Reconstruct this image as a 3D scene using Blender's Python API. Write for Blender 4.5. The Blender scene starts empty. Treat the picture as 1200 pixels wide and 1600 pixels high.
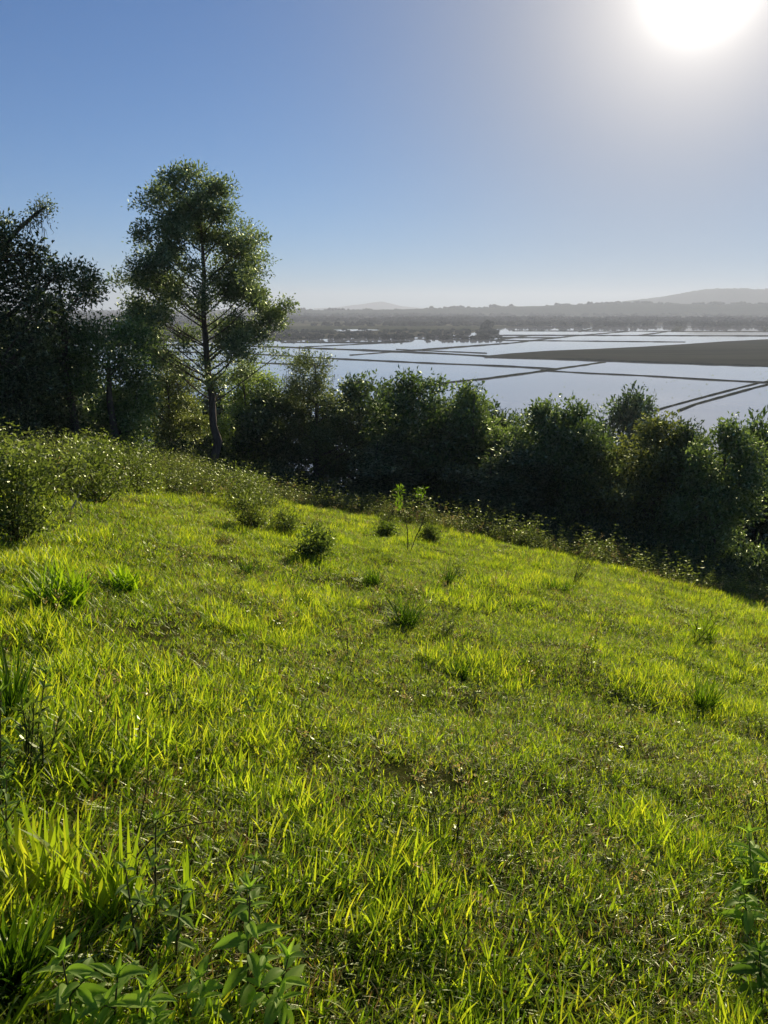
import bpy, math, random
import numpy as np
from mathutils import Vector, Matrix, Euler

# ------------------------------------------------------------------ camera, world, sun, exposure
SC = bpy.context.scene
COL = SC.collection
rng = np.random.default_rng(7)
random.seed(7)
PITCH = math.radians(14.8)
FPX = 1209.0
EYE = 1.6
cam_d = bpy.data.cameras.new("camera"); cam = bpy.data.objects.new("camera", cam_d); COL.objects.link(cam)
cam_d.sensor_fit = 'VERTICAL'; cam_d.sensor_height = 24; cam_d.lens = FPX / 1600 * 24
cam_d.clip_start = .05; cam_d.clip_end = 30000
cam.location = (0, 0, EYE); cam.rotation_euler = (math.pi / 2 - PITCH, 0, 0)
SC.camera = cam
SC.view_settings.view_transform = 'Standard'
try: SC.view_settings.look = 'None'
except Exception: pass
SC.view_settings.gamma = 1; SC.view_settings.use_curve_mapping = False
SC.view_settings.exposure = 0.35
cy = SC.cycles
cy.max_bounces = 6; cy.diffuse_bounces = 3; cy.glossy_bounces = 2; cy.transmission_bounces = 4; cy.volume_bounces = 1; cy.transparent_max_bounces = 8
cy.use_denoising = True
try: cy.denoiser = 'OPENIMAGEDENOISE'; cy.denoising_input_passes = 'RGB_ALBEDO_NORMAL'
except Exception: pass
cy.sample_clamp_indirect = 6; cy.caustics_reflective = False; cy.caustics_refractive = False
SUN_EL, SUN_AZ = math.radians(18.8), math.radians(19.8)      # azimuth clockwise from +Y
SUN_DIR = Vector((math.sin(SUN_AZ) * math.cos(SUN_EL), math.cos(SUN_AZ) * math.cos(SUN_EL), math.sin(SUN_EL)))
world = bpy.data.worlds.new("World"); SC.world = world; world.use_nodes = True
wn, wl = world.node_tree.nodes, world.node_tree.links
wn.clear()
sky = wn.new('ShaderNodeTexSky'); sky.sky_type = 'NISHITA'; sky.sun_disc = False
sky.sun_elevation = SUN_EL; sky.sun_rotation = SUN_AZ; sky.air_density = .8; sky.dust_density = 0; sky.ozone_density = 4.5; sky.altitude = 50
bg = wn.new('ShaderNodeBackground'); bg.inputs[1].default_value = .070
wo = wn.new('ShaderNodeOutputWorld')
# gentle highlight roll-off of the whole sky, as the phone's exposure shows it
vm = []
for op_, val in (('SCALE', .054), ('ADD', 1), ('MULTIPLY', (.78, .99, 1.27)), ('DIVIDE', 1)):
    v_ = wn.new('ShaderNodeVectorMath'); v_.operation = op_; vm.append(v_)
    if op_ == 'SCALE': v_.inputs['Scale'].default_value = val
    elif op_ == 'MULTIPLY': v_.inputs[1].default_value = val
    elif op_ == 'ADD': v_.inputs[1].default_value = (1, 1, 1)
wl.new(sky.outputs[0], vm[0].inputs[0]); wl.new(vm[0].outputs[0], vm[1].inputs[0]); wl.new(sky.outputs[0], vm[2].inputs[0])
wl.new(vm[2].outputs[0], vm[3].inputs[0]); wl.new(vm[1].outputs[0], vm[3].inputs[1]); # aureole: light scattered forward around the sun, a function of the true direction to the sun
tc = wn.new('ShaderNodeTexCoord')
dt = wn.new('ShaderNodeVectorMath'); dt.operation = 'DOT_PRODUCT'; dt.inputs[1].default_value = SUN_DIR
nrm = wn.new('ShaderNodeVectorMath'); nrm.operation = 'NORMALIZE'
wl.new(tc.outputs['Generated'], nrm.inputs[0]); wl.new(nrm.outputs[0], dt.inputs[0])
mx = wn.new('ShaderNodeMath'); mx.operation = 'MAXIMUM'; mx.inputs[1].default_value = 0; wl.new(dt.outputs['Value'], mx.inputs[0])
veil_p = wn.new('ShaderNodeMath'); veil_p.operation = 'POWER'; veil_p.inputs[1].default_value = 20; wl.new(mx.outputs[0], veil_p.inputs[0])
veil_s = wn.new('ShaderNodeMath'); veil_s.operation = 'MULTIPLY'; veil_s.inputs[1].default_value = .95; wl.new(veil_p.outputs[0], veil_s.inputs[0])
veil = wn.new('ShaderNodeMix'); veil.data_type = 'RGBA'; wl.new(veil_s.outputs[0], veil.inputs[0]); wl.new(vm[3].outputs[0], veil.inputs[6]); veil.inputs[7].default_value = (4.5, 4.55, 4.9, 1)
wl.new(veil.outputs[2], bg.inputs[0])
last = bg.outputs[0]
for power, strength, colr in ((55, .13, (1, .88, .74)), (170, .40, (1, .90, .76)), (1100, 1.3, (1, .97, .9))):
    p = wn.new('ShaderNodeMath'); p.operation = 'POWER'; p.inputs[1].default_value = power; wl.new(mx.outputs[0], p.inputs[0])
    s = wn.new('ShaderNodeMath'); s.operation = 'MULTIPLY'; s.inputs[1].default_value = strength; wl.new(p.outputs[0], s.inputs[0])
    b2 = wn.new('ShaderNodeBackground'); b2.inputs[0].default_value = (*colr, 1); wl.new(s.outputs[0], b2.inputs[1])
    ad = wn.new('ShaderNodeAddShader'); wl.new(last, ad.inputs[0]); wl.new(b2.outputs[0], ad.inputs[1]); last = ad.outputs[0]
wl.new(last, wo.inputs[0])
try: world.cycles.sampling_method = 'AUTOMATIC'
except Exception: pass
sun_d = bpy.data.lights.new("sun", 'SUN'); sun = bpy.data.objects.new("sun", sun_d); COL.objects.link(sun)
sun_d.energy = 4.6; sun_d.angle = math.radians(.55); sun_d.color = (1, .89, .72)
sun.rotation_euler = SUN_DIR.to_track_quat('Z', 'Y').to_euler(); sun.location = (20, 60, 30)

# ------------------------------------------------------------------ rays and terrain
def ray(px, py):
    a = (px - 600) / FPX; b = (py - 800) / FPX
    c, s = math.cos(PITCH), math.sin(PITCH)
    return Vector((a, c - b * s, -s - b * c))
def at_z(px, py, z):
    d = ray(px, py); t = (z - EYE) / d.z
    return Vector((d.x * t, d.y * t, z))
def at_R(px, py, R):
    d = ray(px, py); t = R / math.hypot(d.x, d.y)
    return Vector((d.x * t, d.y * t, EYE + d.z * t))

def _hash(ix, iy, seed):
    h = (ix.astype(np.int64) * 374761393 + iy.astype(np.int64) * 668265263 + seed * 982451653) & 0x7fffffff
    h = ((h ^ (h >> 13)) * 1274126177) & 0x7fffffff
    return ((h ^ (h >> 16)) & 0xffff) / 65535.0
def vnoise(x, y, seed=0):
    x = np.asarray(x, float); y = np.asarray(y, float)
    x0 = np.floor(x); y0 = np.floor(y); fx = x - x0; fy = y - y0
    fx = fx * fx * (3 - 2 * fx); fy = fy * fy * (3 - 2 * fy)
    a = _hash(x0, y0, seed); b = _hash(x0 + 1, y0, seed); c = _hash(x0, y0 + 1, seed); d = _hash(x0 + 1, y0 + 1, seed)
    return (a * (1 - fx) + b * fx) * (1 - fy) + (c * (1 - fx) + d * fx) * fy
def fbm(x, y, seed=0, octv=3):
    s = 0; a = .5; t = 0
    for k in range(octv):
        s = s + a * vnoise(np.asarray(x) * 2 ** k, np.asarray(y) * 2 ** k, seed + k * 17); t += a; a *= .5
    return s / t

WATER_Z = -28.4
BED_Z = -29.2
CREST = [(0, 728, 22), (120, 728, 24), (230, 737, 28), (335, 748, 31), (430, 782, 27), (520, 797, 26), (600, 806, 26), (700, 824, 25),
         (800, 845, 24), (900, 866, 23), (1000, 890, 22), (1100, 922, 21), (1200, 950, 20)]
_ph, _cR, _cg = [], [], []
for px, py, R in CREST:
    d = ray(px, py); _ph.append(math.atan2(d.x, d.y)); _cR.append(R)
    _cg.append((EYE + d.z / math.hypot(d.x, d.y) * R) / R)
def plane_g(ph): return -.1825 * np.sin(ph) - .197 * np.cos(ph)
_P = np.array([-math.pi, -1.6, -.9] + _ph + [.8, 1.6, math.pi])
_R = np.array([60, 45, 24] + _cR + [22, 40, 60.])
_G = np.array([plane_g(-math.pi), plane_g(-1.6), plane_g(-.9)] + _cg + [plane_g(.8), plane_g(1.6), plane_g(math.pi)])
def crest_R(ph): return np.interp(ph, _P, _R)
_PP = np.linspace(-math.pi, math.pi, 721)
def _smooth(v, k=7):
    ker = np.ones(k) / k
    return np.convolve(np.concatenate([v[-k:], v, v[:k]]), ker, 'same')[k:-k]
_GG = _smooth(np.where(np.abs(_PP) < .9, np.interp(_PP, _P, _G), plane_g(_PP)))
_RR = _smooth(np.interp(_PP, _P, _R))
def H(x, y, fine=True):
    x = np.asarray(x, float); y = np.asarray(y, float)
    r = np.hypot(x, y); ph = np.arctan2(x, y)
    g = np.interp(ph, _PP, _GG); Rc = np.interp(ph, _PP, _RR)
    rr = np.minimum(r, Rc)
    z = g * rr + .22 * np.sin(np.pi * rr / Rc)
    s = np.maximum(r - Rc, 0)
    g1 = np.minimum(g, 0)
    steep = -.82
    z = z + g1 * s + (steep - g1) * (s - 3.2 * (1 - np.exp(-s / 3.2)))
    zz = z - BED_Z                      # soft landing on the valley floor
    z = BED_Z + np.where(zz > 4, zz, np.where(zz < -4, 0, (zz + 4) ** 2 / 16))
    if fine:
        w = np.clip(r / 1.5, .3, 1) * np.clip((400 - r) / 200, 0, 1)
        z = z + w * (.20 * (fbm(x / 2.6, y / 2.6, 3) - .5) + .16 * (fbm(x / .75, y / .75, 9, 2) - .5) + np.where(z > -27, .9, 0) * (fbm(x / 14, y / 14, 5) - .5) * np.clip((r - 5) / 30, 0, 1))
    return z
def Hs(x, y): return float(H(np.array([x]), np.array([y]))[0])
def on_ground(px, py):
    d = ray(px, py); h = math.hypot(d.x, d.y)
    rs = np.arange(.8, 80, .03); z = EYE + d.z / h * rs
    hz = H(d.x / h * rs, d.y / h * rs)
    k = np.argmax(z < hz); k = k if (z < hz).any() else len(rs) - 1
    return Vector((d.x / h * rs[k], d.y / h * rs[k], hz[k]))

# ------------------------------------------------------------------ mesh helpers
def make_mesh(name, V, Q, mats=(), tint=None, midx=None, smooth=False):
    V = np.asarray(V, np.float32).reshape(-1, 3); Q = np.asarray(Q, np.int32)
    n = Q.shape[1]
    me = bpy.data.meshes.new(name)
    me.vertices.add(len(V)); me.vertices.foreach_set('co', V.ravel())
    me.loops.add(Q.size); me.loops.foreach_set('vertex_index', Q.ravel())
    me.polygons.add(len(Q)); me.polygons.foreach_set('loop_start', np.arange(len(Q), dtype=np.int32) * n)
    me.polygons.foreach_set('loop_total', np.full(len(Q), n, np.int32))
    for m in mats: me.materials.append(m)
    if midx is not None: me.polygons.foreach_set('material_index', np.asarray(midx, np.int32))
    if tint is not None:
        a = me.attributes.new('tint', 'FLOAT', 'FACE'); a.data.foreach_set('value', np.asarray(tint, np.float32))
    if smooth: me.polygons.foreach_set('use_smooth', np.ones(len(Q), bool))
    me.update(calc_edges=True); me.validate()
    return me
class MB:
    def __init__(s): s.V = []; s.Q = []; s.T = []; s.M = []; s.n = 0
    def add(s, V, Q, tint=.5, m=0):
        V = np.asarray(V, float).reshape(-1, 3); Q = np.asarray(Q, int)
        s.V.append(V); s.Q.append(Q + s.n); s.n += len(V)
        s.T.append(np.broadcast_to(np.asarray(tint, float), (len(Q),)).copy()); s.M.append(np.full(len(Q), m))
    def tube(s, pts, rad, n=6, tint=.5, m=0):
        pts = np.asarray(pts, float); k = len(pts)
        rad = np.broadcast_to(np.asarray(rad, float), (k,))
        tg = np.gradient(pts, axis=0); tg /= np.linalg.norm(tg, axis=1)[:, None] + 1e-9
        ref = np.where(np.abs(tg[:, 2:3]) > .9, np.array([[1., 0, 0]]), np.array([[0, 0, 1.]]))
        u = np.cross(tg, ref); u /= np.linalg.norm(u, axis=1)[:, None] + 1e-9
        v = np.cross(tg, u)
        a = np.arange(n) * 2 * math.pi / n
        V = pts[:, None] + rad[:, None, None] * (np.cos(a)[None, :, None] * u[:, None] + np.sin(a)[None, :, None] * v[:, None])
        i = np.arange(k - 1)[:, None] * n; j = np.arange(n)[None]; j2 = (j + 1) % n
        Q = np.stack([i + j, i + j2, i + n + j2, i + n + j], -1).reshape(-1, 4)
        s.add(V.reshape(-1, 3), Q, tint, m)
    def mesh(s, name, mats, smooth=False):
        return make_mesh(name, np.concatenate(s.V), np.concatenate(s.Q), mats, np.concatenate(s.T), np.concatenate(s.M), smooth)
def unit(v): return v / (np.linalg.norm(v, axis=-1, keepdims=True) + 1e-9)
def leaf_quads(P, D, L, W, r, fold=.25):
    """kites: P base points, D directions, L lengths, W widths"""
    n = len(P); D = unit(D); rnd = unit(r.normal(size=(n, 3))); S = unit(np.cross(D, rnd)); N = np.cross(S, D)
    L = np.broadcast_to(L, (n,))[:, None]; W = np.broadcast_to(W, (n,))[:, None]
    mid = P + D * L * .5
    V = np.stack([P, mid + S * W * .5 + N * W * fold, P + D * L - N * L * .08, mid - S * W * .5 + N * W * fold], 1)
    Q = np.arange(n * 4).reshape(n, 4)
    return V.reshape(-1, 3), Q
def link(name, me, parent=None, loc=None):
    o = bpy.data.objects.new(name, me); COL.objects.link(o)
    if parent is not None: o.parent = parent
    if loc is not None: o.location = loc
    return o
def thing(name, label, cat, loc, rz=0, group=None, sc=None):
    o = bpy.data.objects.new(name, None); COL.objects.link(o); o.empty_display_size = .2
    o.location = loc; o.rotation_euler = (0, 0, rz)
    if sc is not None: o.scale = sc
    o['label'] = label; o['category'] = cat
    if group: o['group'] = group
    return o
def structure(o, label=None):
    o['kind'] = 'structure'
    if label: o['label'] = label
    return o

# ------------------------------------------------------------------ materials
def newmat(name):
    m = bpy.data.materials.new(name); m.use_nodes = True; m.node_tree.nodes.clear()
    return m, m.node_tree.nodes, m.node_tree.links
def ramp(nt, fac, stops):
    r = nt.new('ShaderNodeValToRGB')
    while len(r.color_ramp.elements) < len(stops): r.color_ramp.elements.new(.5)
    for e, (p, c) in zip(r.color_ramp.elements, stops): e.position = p; e.color = (*c, 1)
    return r
def leaf_mat(name, stops, trans=1.0, gloss=.015, rough=.45, patch=None, patch_scale=.8, objcol=True, tmix=.5, tcol=(1.15, 1.25, .35)):
    m, nt, ln = newmat(name)
    at = nt.new('ShaderNodeAttribute'); at.attribute_name = 'tint'
    oi = nt.new('ShaderNodeObjectInfo')
    ge = nt.new('ShaderNodeNewGeometry')
    no = nt.new('ShaderNodeTexNoise'); no.inputs['Scale'].default_value = patch_scale; no.inputs['Detail'].default_value = 3
    ln.new(ge.outputs['Position'], no.inputs['Vector'])
    a = nt.new('ShaderNodeMath'); a.operation = 'MULTIPLY_ADD'; a.inputs[1].default_value = .30; ln.new(oi.outputs['Random'], a.inputs[0]); ln.new(at.outputs['Fac'], a.inputs[2])
    b = nt.new('ShaderNodeMath'); b.operation = 'MULTIPLY_ADD'; b.inputs[1].default_value = .5; ln.new(no.outputs[0], b.inputs[0]); ln.new(a.outputs[0], b.inputs[2])
    c = nt.new('ShaderNodeMath'); c.operation = 'SUBTRACT'; c.inputs[1].default_value = .40; ln.new(b.outputs[0], c.inputs[0])
    r = ramp(nt, None, stops); ln.new(c.outputs[0], r.inputs[0])
    col = r.outputs[0]
    if objcol:
        mu = nt.new('ShaderNodeMix'); mu.data_type = 'RGBA'; mu.blend_type = 'MULTIPLY'; mu.inputs[0].default_value = 1
        ln.new(col, mu.inputs[6]); ln.new(oi.outputs['Color'], mu.inputs[7]); col = mu.outputs[2]
    df = nt.new('ShaderNodeBsdfDiffuse'); ln.new(col, df.inputs[0])
    tm = nt.new('ShaderNodeMix'); tm.data_type = 'RGBA'; tm.blend_type = 'MULTIPLY'; tm.inputs[0].default_value = 1
    ln.new(col, tm.inputs[6]); tm.inputs[7].default_value = tuple(trans * k for k in tcol) + (1,)
    tr = nt.new('ShaderNodeBsdfTranslucent'); ln.new(tm.outputs[2], tr.inputs[0])
    ms = nt.new('ShaderNodeMixShader'); ms.inputs[0].default_value = tmix; ln.new(df.outputs[0], ms.inputs[1]); ln.new(tr.outputs[0], ms.inputs[2])
    gl = nt.new('ShaderNodeBsdfGlossy'); gl.inputs['Roughness'].default_value = rough; gl.inputs['Color'].default_value = (.85, .9, .6, 1)
    fr = nt.new('ShaderNodeFresnel'); fr.inputs[0].default_value = 1.4
    fm = nt.new('ShaderNodeMath'); fm.operation = 'MULTIPLY'; fm.inputs[1].default_value = gloss * 10; fm.use_clamp = True; ln.new(fr.outputs[0], fm.inputs[0])
    m2 = nt.new('ShaderNodeMixShader'); ln.new(fm.outputs[0], m2.inputs[0]); ln.new(ms.outputs[0], m2.inputs[1]); ln.new(gl.outputs[0], m2.inputs[2])
    ou = nt.new('ShaderNodeOutputMaterial'); ln.new(m2.outputs[0], ou.inputs[0])
    return m
def solid_mat(name, c1, c2, scale=4, rough=1, bump=.3, detail=5, spec=.0, coord='Object', stretch=(1, 1, 1)):
    m, nt, ln = newmat(name)
    t = nt.new('ShaderNodeTexCoord'); mp = nt.new('ShaderNodeMapping'); mp.inputs['Scale'].default_value = stretch
    ln.new(t.outputs[coord], mp.inputs[0])
    no = nt.new('ShaderNodeTexNoise'); no.inputs['Scale'].default_value = scale; no.inputs['Detail'].default_value = detail; no.inputs['Roughness'].default_value = .65
    ln.new(mp.outputs[0], no.inputs['Vector'])
    r = ramp(nt, None, [(.35, c1), (.65, c2)]); ln.new(no.outputs[0], r.inputs[0])
    p = nt.new('ShaderNodeBsdfPrincipled'); ln.new(r.outputs[0], p.inputs['Base Color']); p.inputs['Roughness'].default_value = rough
    p.inputs['Specular IOR Level'].default_value = spec
    bu = nt.new('ShaderNodeBump'); bu.inputs['Strength'].default_value = bump; bu.inputs['Distance'].default_value = .05; ln.new(no.outputs[0], bu.inputs['Height']); ln.new(bu.outputs[0], p.inputs['Normal'])
    ou = nt.new('ShaderNodeOutputMaterial'); ln.new(p.outputs[0], ou.inputs[0])
    return m

M_grass = leaf_mat('grass_blades', [(0, (.034, .070, .008)), (.35, (.135, .205, .020)), (.7, (.26, .33, .03)), (1, (.38, .38, .05))], trans=2.5, gloss=.008, rough=.5, patch_scale=.55, tmix=.58, tcol=(1.04, 1.05, .30))
M_straw = leaf_mat('dry_grass', [(0, (.16, .10, .035)), (.5, (.40, .29, .10)), (1, (.60, .50, .24))], trans=1.1, tcol=(1.1, 1, .7))
M_rust = leaf_mat('rusty_leaves', [(0, (.16, .05, .02)), (1, (.32, .13, .04))], trans=1, tcol=(1.2, .8, .4))
M_weed = leaf_mat('weed_leaves', [(0, (.055, .075, .024)), (.5, (.135, .160, .052)), (1, (.23, .25, .10))], trans=1.5, gloss=.015, tcol=(1.1, 1.2, .4))
M_tree = leaf_mat('tree_leaves', [(0, (.030, .048, .020)), (.5, (.092, .120, .052)), (1, (.15, .185, .085))], trans=1.6, gloss=.04, rough=.6, patch_scale=.5, tmix=.40, tcol=(1.08, 1.1, .55))
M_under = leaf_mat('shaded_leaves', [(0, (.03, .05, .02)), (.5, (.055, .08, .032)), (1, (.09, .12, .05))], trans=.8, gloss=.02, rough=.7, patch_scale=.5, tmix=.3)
M_herb = leaf_mat('herb_leaves', [(0, (.08, .12, .035)), (.5, (.15, .21, .055)), (1, (.24, .30, .09))], trans=1.9, gloss=.02, patch_scale=22, tcol=(1.05, 1.2, .35))
M_sap = leaf_mat('sapling_leaves', [(0, (.12, .20, .02)), (1, (.2, .3, .04))], trans=1.4, tcol=(1.1, 1.2, .3))
M_moss = leaf_mat('hanging_lichen', [(0, (.055, .05, .035)), (1, (.13, .12, .085))], trans=.7, gloss=.01, tcol=(1, 1, .8))
M_bark = solid_mat('bark', (.075, .055, .04), (.20, .16, .12), scale=9, bump=.8, spec=.2, stretch=(1, 1, .25))
M_stem = solid_mat('herb_stem', (.08, .08, .03), (.13, .11, .05), scale=30, rough=.6)
M_darkstem = solid_mat('brown_stem', (.05, .035, .02), (.10, .07, .04), scale=30, rough=.7)
M_pale = solid_mat('weathered_wood', (.22, .2, .16), (.4, .37, .3), scale=20)
M_dike = solid_mat('dike_earth', (.028, .036, .016), (.075, .075, .038), scale=.25, bump=.8)
M_field = solid_mat('damp_field', (.035, .038, .026), (.070, .068, .045), scale=.02, bump=.5, coord='Object', stretch=(.3, 2.2, 1))
M_wood = solid_mat('woodland', (.015, .026, .012), (.040, .052, .024), scale=.05, bump=1.0, detail=8)
M_far = solid_mat('far_tree', (.014, .024, .012), (.036, .048, .022), scale=.3, bump=1.0, detail=6)
M_mount = solid_mat('mountain_slope', (.03, .04, .03), (.07, .07, .05), scale=.004, bump=.5, detail=8)

def ground_mat():
    m, nt, ln = newmat('soil_under_grass')
    ge = nt.new('ShaderNodeNewGeometry')
    n1 = nt.new('ShaderNodeTexNoise'); n1.inputs['Scale'].default_value = 14; n1.inputs['Detail'].default_value = 8; n1.inputs['Roughness'].default_value = .7
    n2 = nt.new('ShaderNodeTexNoise'); n2.inputs['Scale'].default_value = .7; n2.inputs['Detail'].default_value = 4
    for n in (n1, n2): ln.new(ge.outputs['Position'], n.inputs['Vector'])
    r1 = ramp(nt, None, [(.35, (.03, .042, .010)), (.5, (.07, .080, .022)), (.68, (.14, .11, .05))]); ln.new(n1.outputs[0], r1.inputs[0])
    r2 = ramp(nt, None, [(.3, (.6, .75, .5)), (.7, (1.1, 1, .8))]); ln.new(n2.outputs[0], r2.inputs[0])
    mu = nt.new('ShaderNodeMix'); mu.data_type = 'RGBA'; mu.blend_type = 'MULTIPLY'; mu.inputs[0].default_value = 1
    ln.new(r1.outputs[0], mu.inputs[6]); ln.new(r2.outputs[0], mu.inputs[7])
    p = nt.new('ShaderNodeBsdfPrincipled'); p.inputs['Roughness'].default_value = 1; p.inputs['Specular IOR Level'].default_value = 0
    ln.new(mu.outputs[2], p.inputs['Base Color'])
    bu = nt.new('ShaderNodeBump'); bu.inputs['Strength'].default_value = 1; bu.inputs['Distance'].default_value = .06
    ln.new(n1.outputs[0], bu.inputs['Height']); ln.new(bu.outputs[0], p.inputs['Normal'])
    ou = nt.new('ShaderNodeOutputMaterial'); ln.new(p.outputs[0], ou.inputs[0])
    return m
def plain_mat():
    m, nt, ln = newmat('plain_scrub')
    ge = nt.new('ShaderNodeNewGeometry'); mp = nt.new('ShaderNodeMapping'); mp.inputs['Scale'].default_value = (.0025, .006, 1); mp.inputs['Rotation'].default_value = (0, 0, .1)
    ln.new(ge.outputs['Position'], mp.inputs[0])
    v = nt.new('ShaderNodeTexVoronoi'); v.inputs['Scale'].default_value = 1; ln.new(mp.outputs[0], v.inputs['Vector'])
    n = nt.new('ShaderNodeTexNoise'); n.inputs['Scale'].default_value = 6; n.inputs['Detail'].default_value = 8; ln.new(mp.outputs[0], n.inputs['Vector'])
    se = nt.new('ShaderNodeSeparateColor'); ln.new(v.outputs['Color'], se.inputs[0])
    mi = nt.new('ShaderNodeMath'); mi.operation = 'MULTIPLY_ADD'; mi.inputs[1].default_value = .5; ln.new(se.outputs[0], mi.inputs[0]); ln.new(n.outputs[0], mi.inputs[2])
    r = ramp(nt, None, [(.3, (.022, .035, .014)), (.6, (.045, .055, .022)), (.85, (.09, .085, .045)), (1, (.14, .13, .08))]); ln.new(mi.outputs[0], r.inputs[0])
    p = nt.new('ShaderNodeBsdfPrincipled'); p.inputs['Roughness'].default_value = 1; p.inputs['Specular IOR Level'].default_value = 0
    ln.new(r.outputs[0], p.inputs['Base Color'])
    ou = nt.new('ShaderNodeOutputMaterial'); ln.new(p.outputs[0], ou.inputs[0])
    return m
def water_mat():
    m, nt, ln = newmat('flooded_water')
    ge = nt.new('ShaderNodeNewGeometry')
    n = nt.new('ShaderNodeTexNoise'); n.inputs['Scale'].default_value = .8; n.inputs['Detail'].default_value = 4; ln.new(ge.outputs['Position'], n.inputs['Vector'])
    n2 = nt.new('ShaderNodeTexNoise'); n2.inputs['Scale'].default_value = .012; n2.inputs['Detail'].default_value = 3; ln.new(ge.outputs['Position'], n2.inputs['Vector'])
    p = nt.new('ShaderNodeBsdfPrincipled'); p.inputs['IOR'].default_value = 1.9; p.inputs['Specular IOR Level'].default_value = .9
    r = ramp(nt, None, [(.35, (.36, .365, .36)), (.65, (.46, .45, .43))]); ln.new(n2.outputs[0], r.inputs[0]); ln.new(r.outputs[0], p.inputs['Base Color'])
    rr = nt.new('ShaderNodeMapRange'); rr.inputs[3].default_value = .01; rr.inputs[4].default_value = .06; ln.new(n2.outputs[0], rr.inputs[0]); ln.new(rr.outputs[0], p.inputs['Roughness'])
    bu = nt.new('ShaderNodeBump'); bu.inputs['Strength'].default_value = .06; bu.inputs['Distance'].default_value = .05; ln.new(n.outputs[0], bu.inputs['Height']); ln.new(bu.outputs[0], p.inputs['Normal'])
    ou = nt.new('ShaderNodeOutputMaterial'); ln.new(p.outputs[0], ou.inputs[0])
    return m
M_ground, M_plain, M_water = ground_mat(), plain_mat(), water_mat()

# ------------------------------------------------------------------ ground: one polar sheet to the horizon
ph = np.concatenate([np.linspace(-math.pi, -.75, 60, endpoint=False), np.linspace(-.75, .75, 300, endpoint=False), np.linspace(.75, math.pi, 60, endpoint=False)])
rad = np.concatenate([np.geomspace(.25, 60, 190), np.geomspace(64, 9000, 44)])
RRg, PHg = np.meshgrid(rad, ph, indexing='ij')
gx, gy = RRg * np.sin(PHg), RRg * np.cos(PHg)
gz = H(gx, gy)
nP = len(ph)
V = np.stack([gx, gy, gz], -1).reshape(-1, 3)
i = np.arange(len(rad) - 1)[:, None] * nP; j = np.arange(nP)[None]; j2 = (j + 1) % nP
Q = np.stack([i + j, i + nP + j, i + nP + j2, i + j2], -1).reshape(-1, 4)
c0 = len(V); V = np.vstack([V, [[0, 0, float(H(np.array([0.]), np.array([0.]))[0])]]])
cj = np.arange(0, nP, 2); Q = np.vstack([Q, np.stack([np.full(len(cj), c0), cj, (cj + 1) % nP, (cj + 2) % nP], -1)])
ground = structure(link('ground', make_mesh('ground', V, Q, [M_ground], smooth=True)), 'grassy hillside falling away to the valley floor')

# water sheet
def sheet(name, poly, z, mat):
    me = bpy.data.meshes.new(name); me.from_pydata([(p[0], p[1], z) for p in poly], [], [list(range(len(poly)))]); me.materials.append(mat); me.update()
    return link(name, me)
W = sheet('flooded_field_water', [(-1600, 90), (1700, 90), (2600, 2600), (-2200, 2600)], WATER_Z, M_water)
structure(W, 'still flooded field water reflecting the pale sky')

# far plain with a shoreline
SHORE = [(-700, 538), (-300, 535), (60, 534), (230, 533), (330, 532), (430, 531), (470, 529.5), (520, 528), (560, 527.5), (600, 526), (650, 525), (700, 522.5), (740, 519), (760, 514.5),
         (800, 511), (850, 508.5), (920, 508), (1000, 507), (1060, 505.5), (1120, 506.2), (1200, 505), (1300, 505), (1500, 505), (2100, 505)]
sp = [at_z(px, py, WATER_Z + .5) for px, py in SHORE]
fine = []
for a, b in zip(sp[:-1], sp[1:]):
    n = max(2, int((b - a).length / 16))
    for k in range(n):
        p = a.lerp(b, k / n); q = (float(vnoise(p.x / 30, p.y / 60, 21)) - .5) * 34 + (float(vnoise(p.x / 9, p.y / 60, 22)) - .5) * 10
        d = p.normalized(); fine.append((p.x + d.x * q, p.y + d.y * q))
rows = []
for k, (ext, dz) in enumerate(((0, -.8), (1.5, 0), (120, .4), (700, 1.0), (3500, 2.0), (7600, 2.5))):
    row = []
    for (x, y) in fine:
        r = math.hypot(x, y); f = (min(r + ext, 8900) if k else r) / r
        row.append((x * f, y * f, WATER_Z + .5 + dz))
    rows.append(row)
nf = len(fine); V = [p for r in rows for p in r]
Q = [(k * nf + j, k * nf + j + 1, (k + 1) * nf + j + 1, (k + 1) * nf + j) for k in range(len(rows) - 1) for j in range(nf - 1)]
structure(link('far_plain', make_mesh('far_plain', V, Q, [M_plain])), 'scrubby plain beyond the flooded fields')
# small pond on the plain
pc = at_z(552, 517.5, WATER_Z + .9)
pond = [(pc.x + 26 * math.cos(t) * (1 + .3 * math.sin(3 * t + 1)), pc.y + 42 * math.sin(t) * (1 + .25 * math.sin(2 * t)), 0) for t in np.linspace(0, 2 * math.pi, 40, endpoint=False)]
structure(sheet('pond_water', pond, WATER_Z + 2.2, M_water), 'small bright pond on the far plain')

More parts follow.
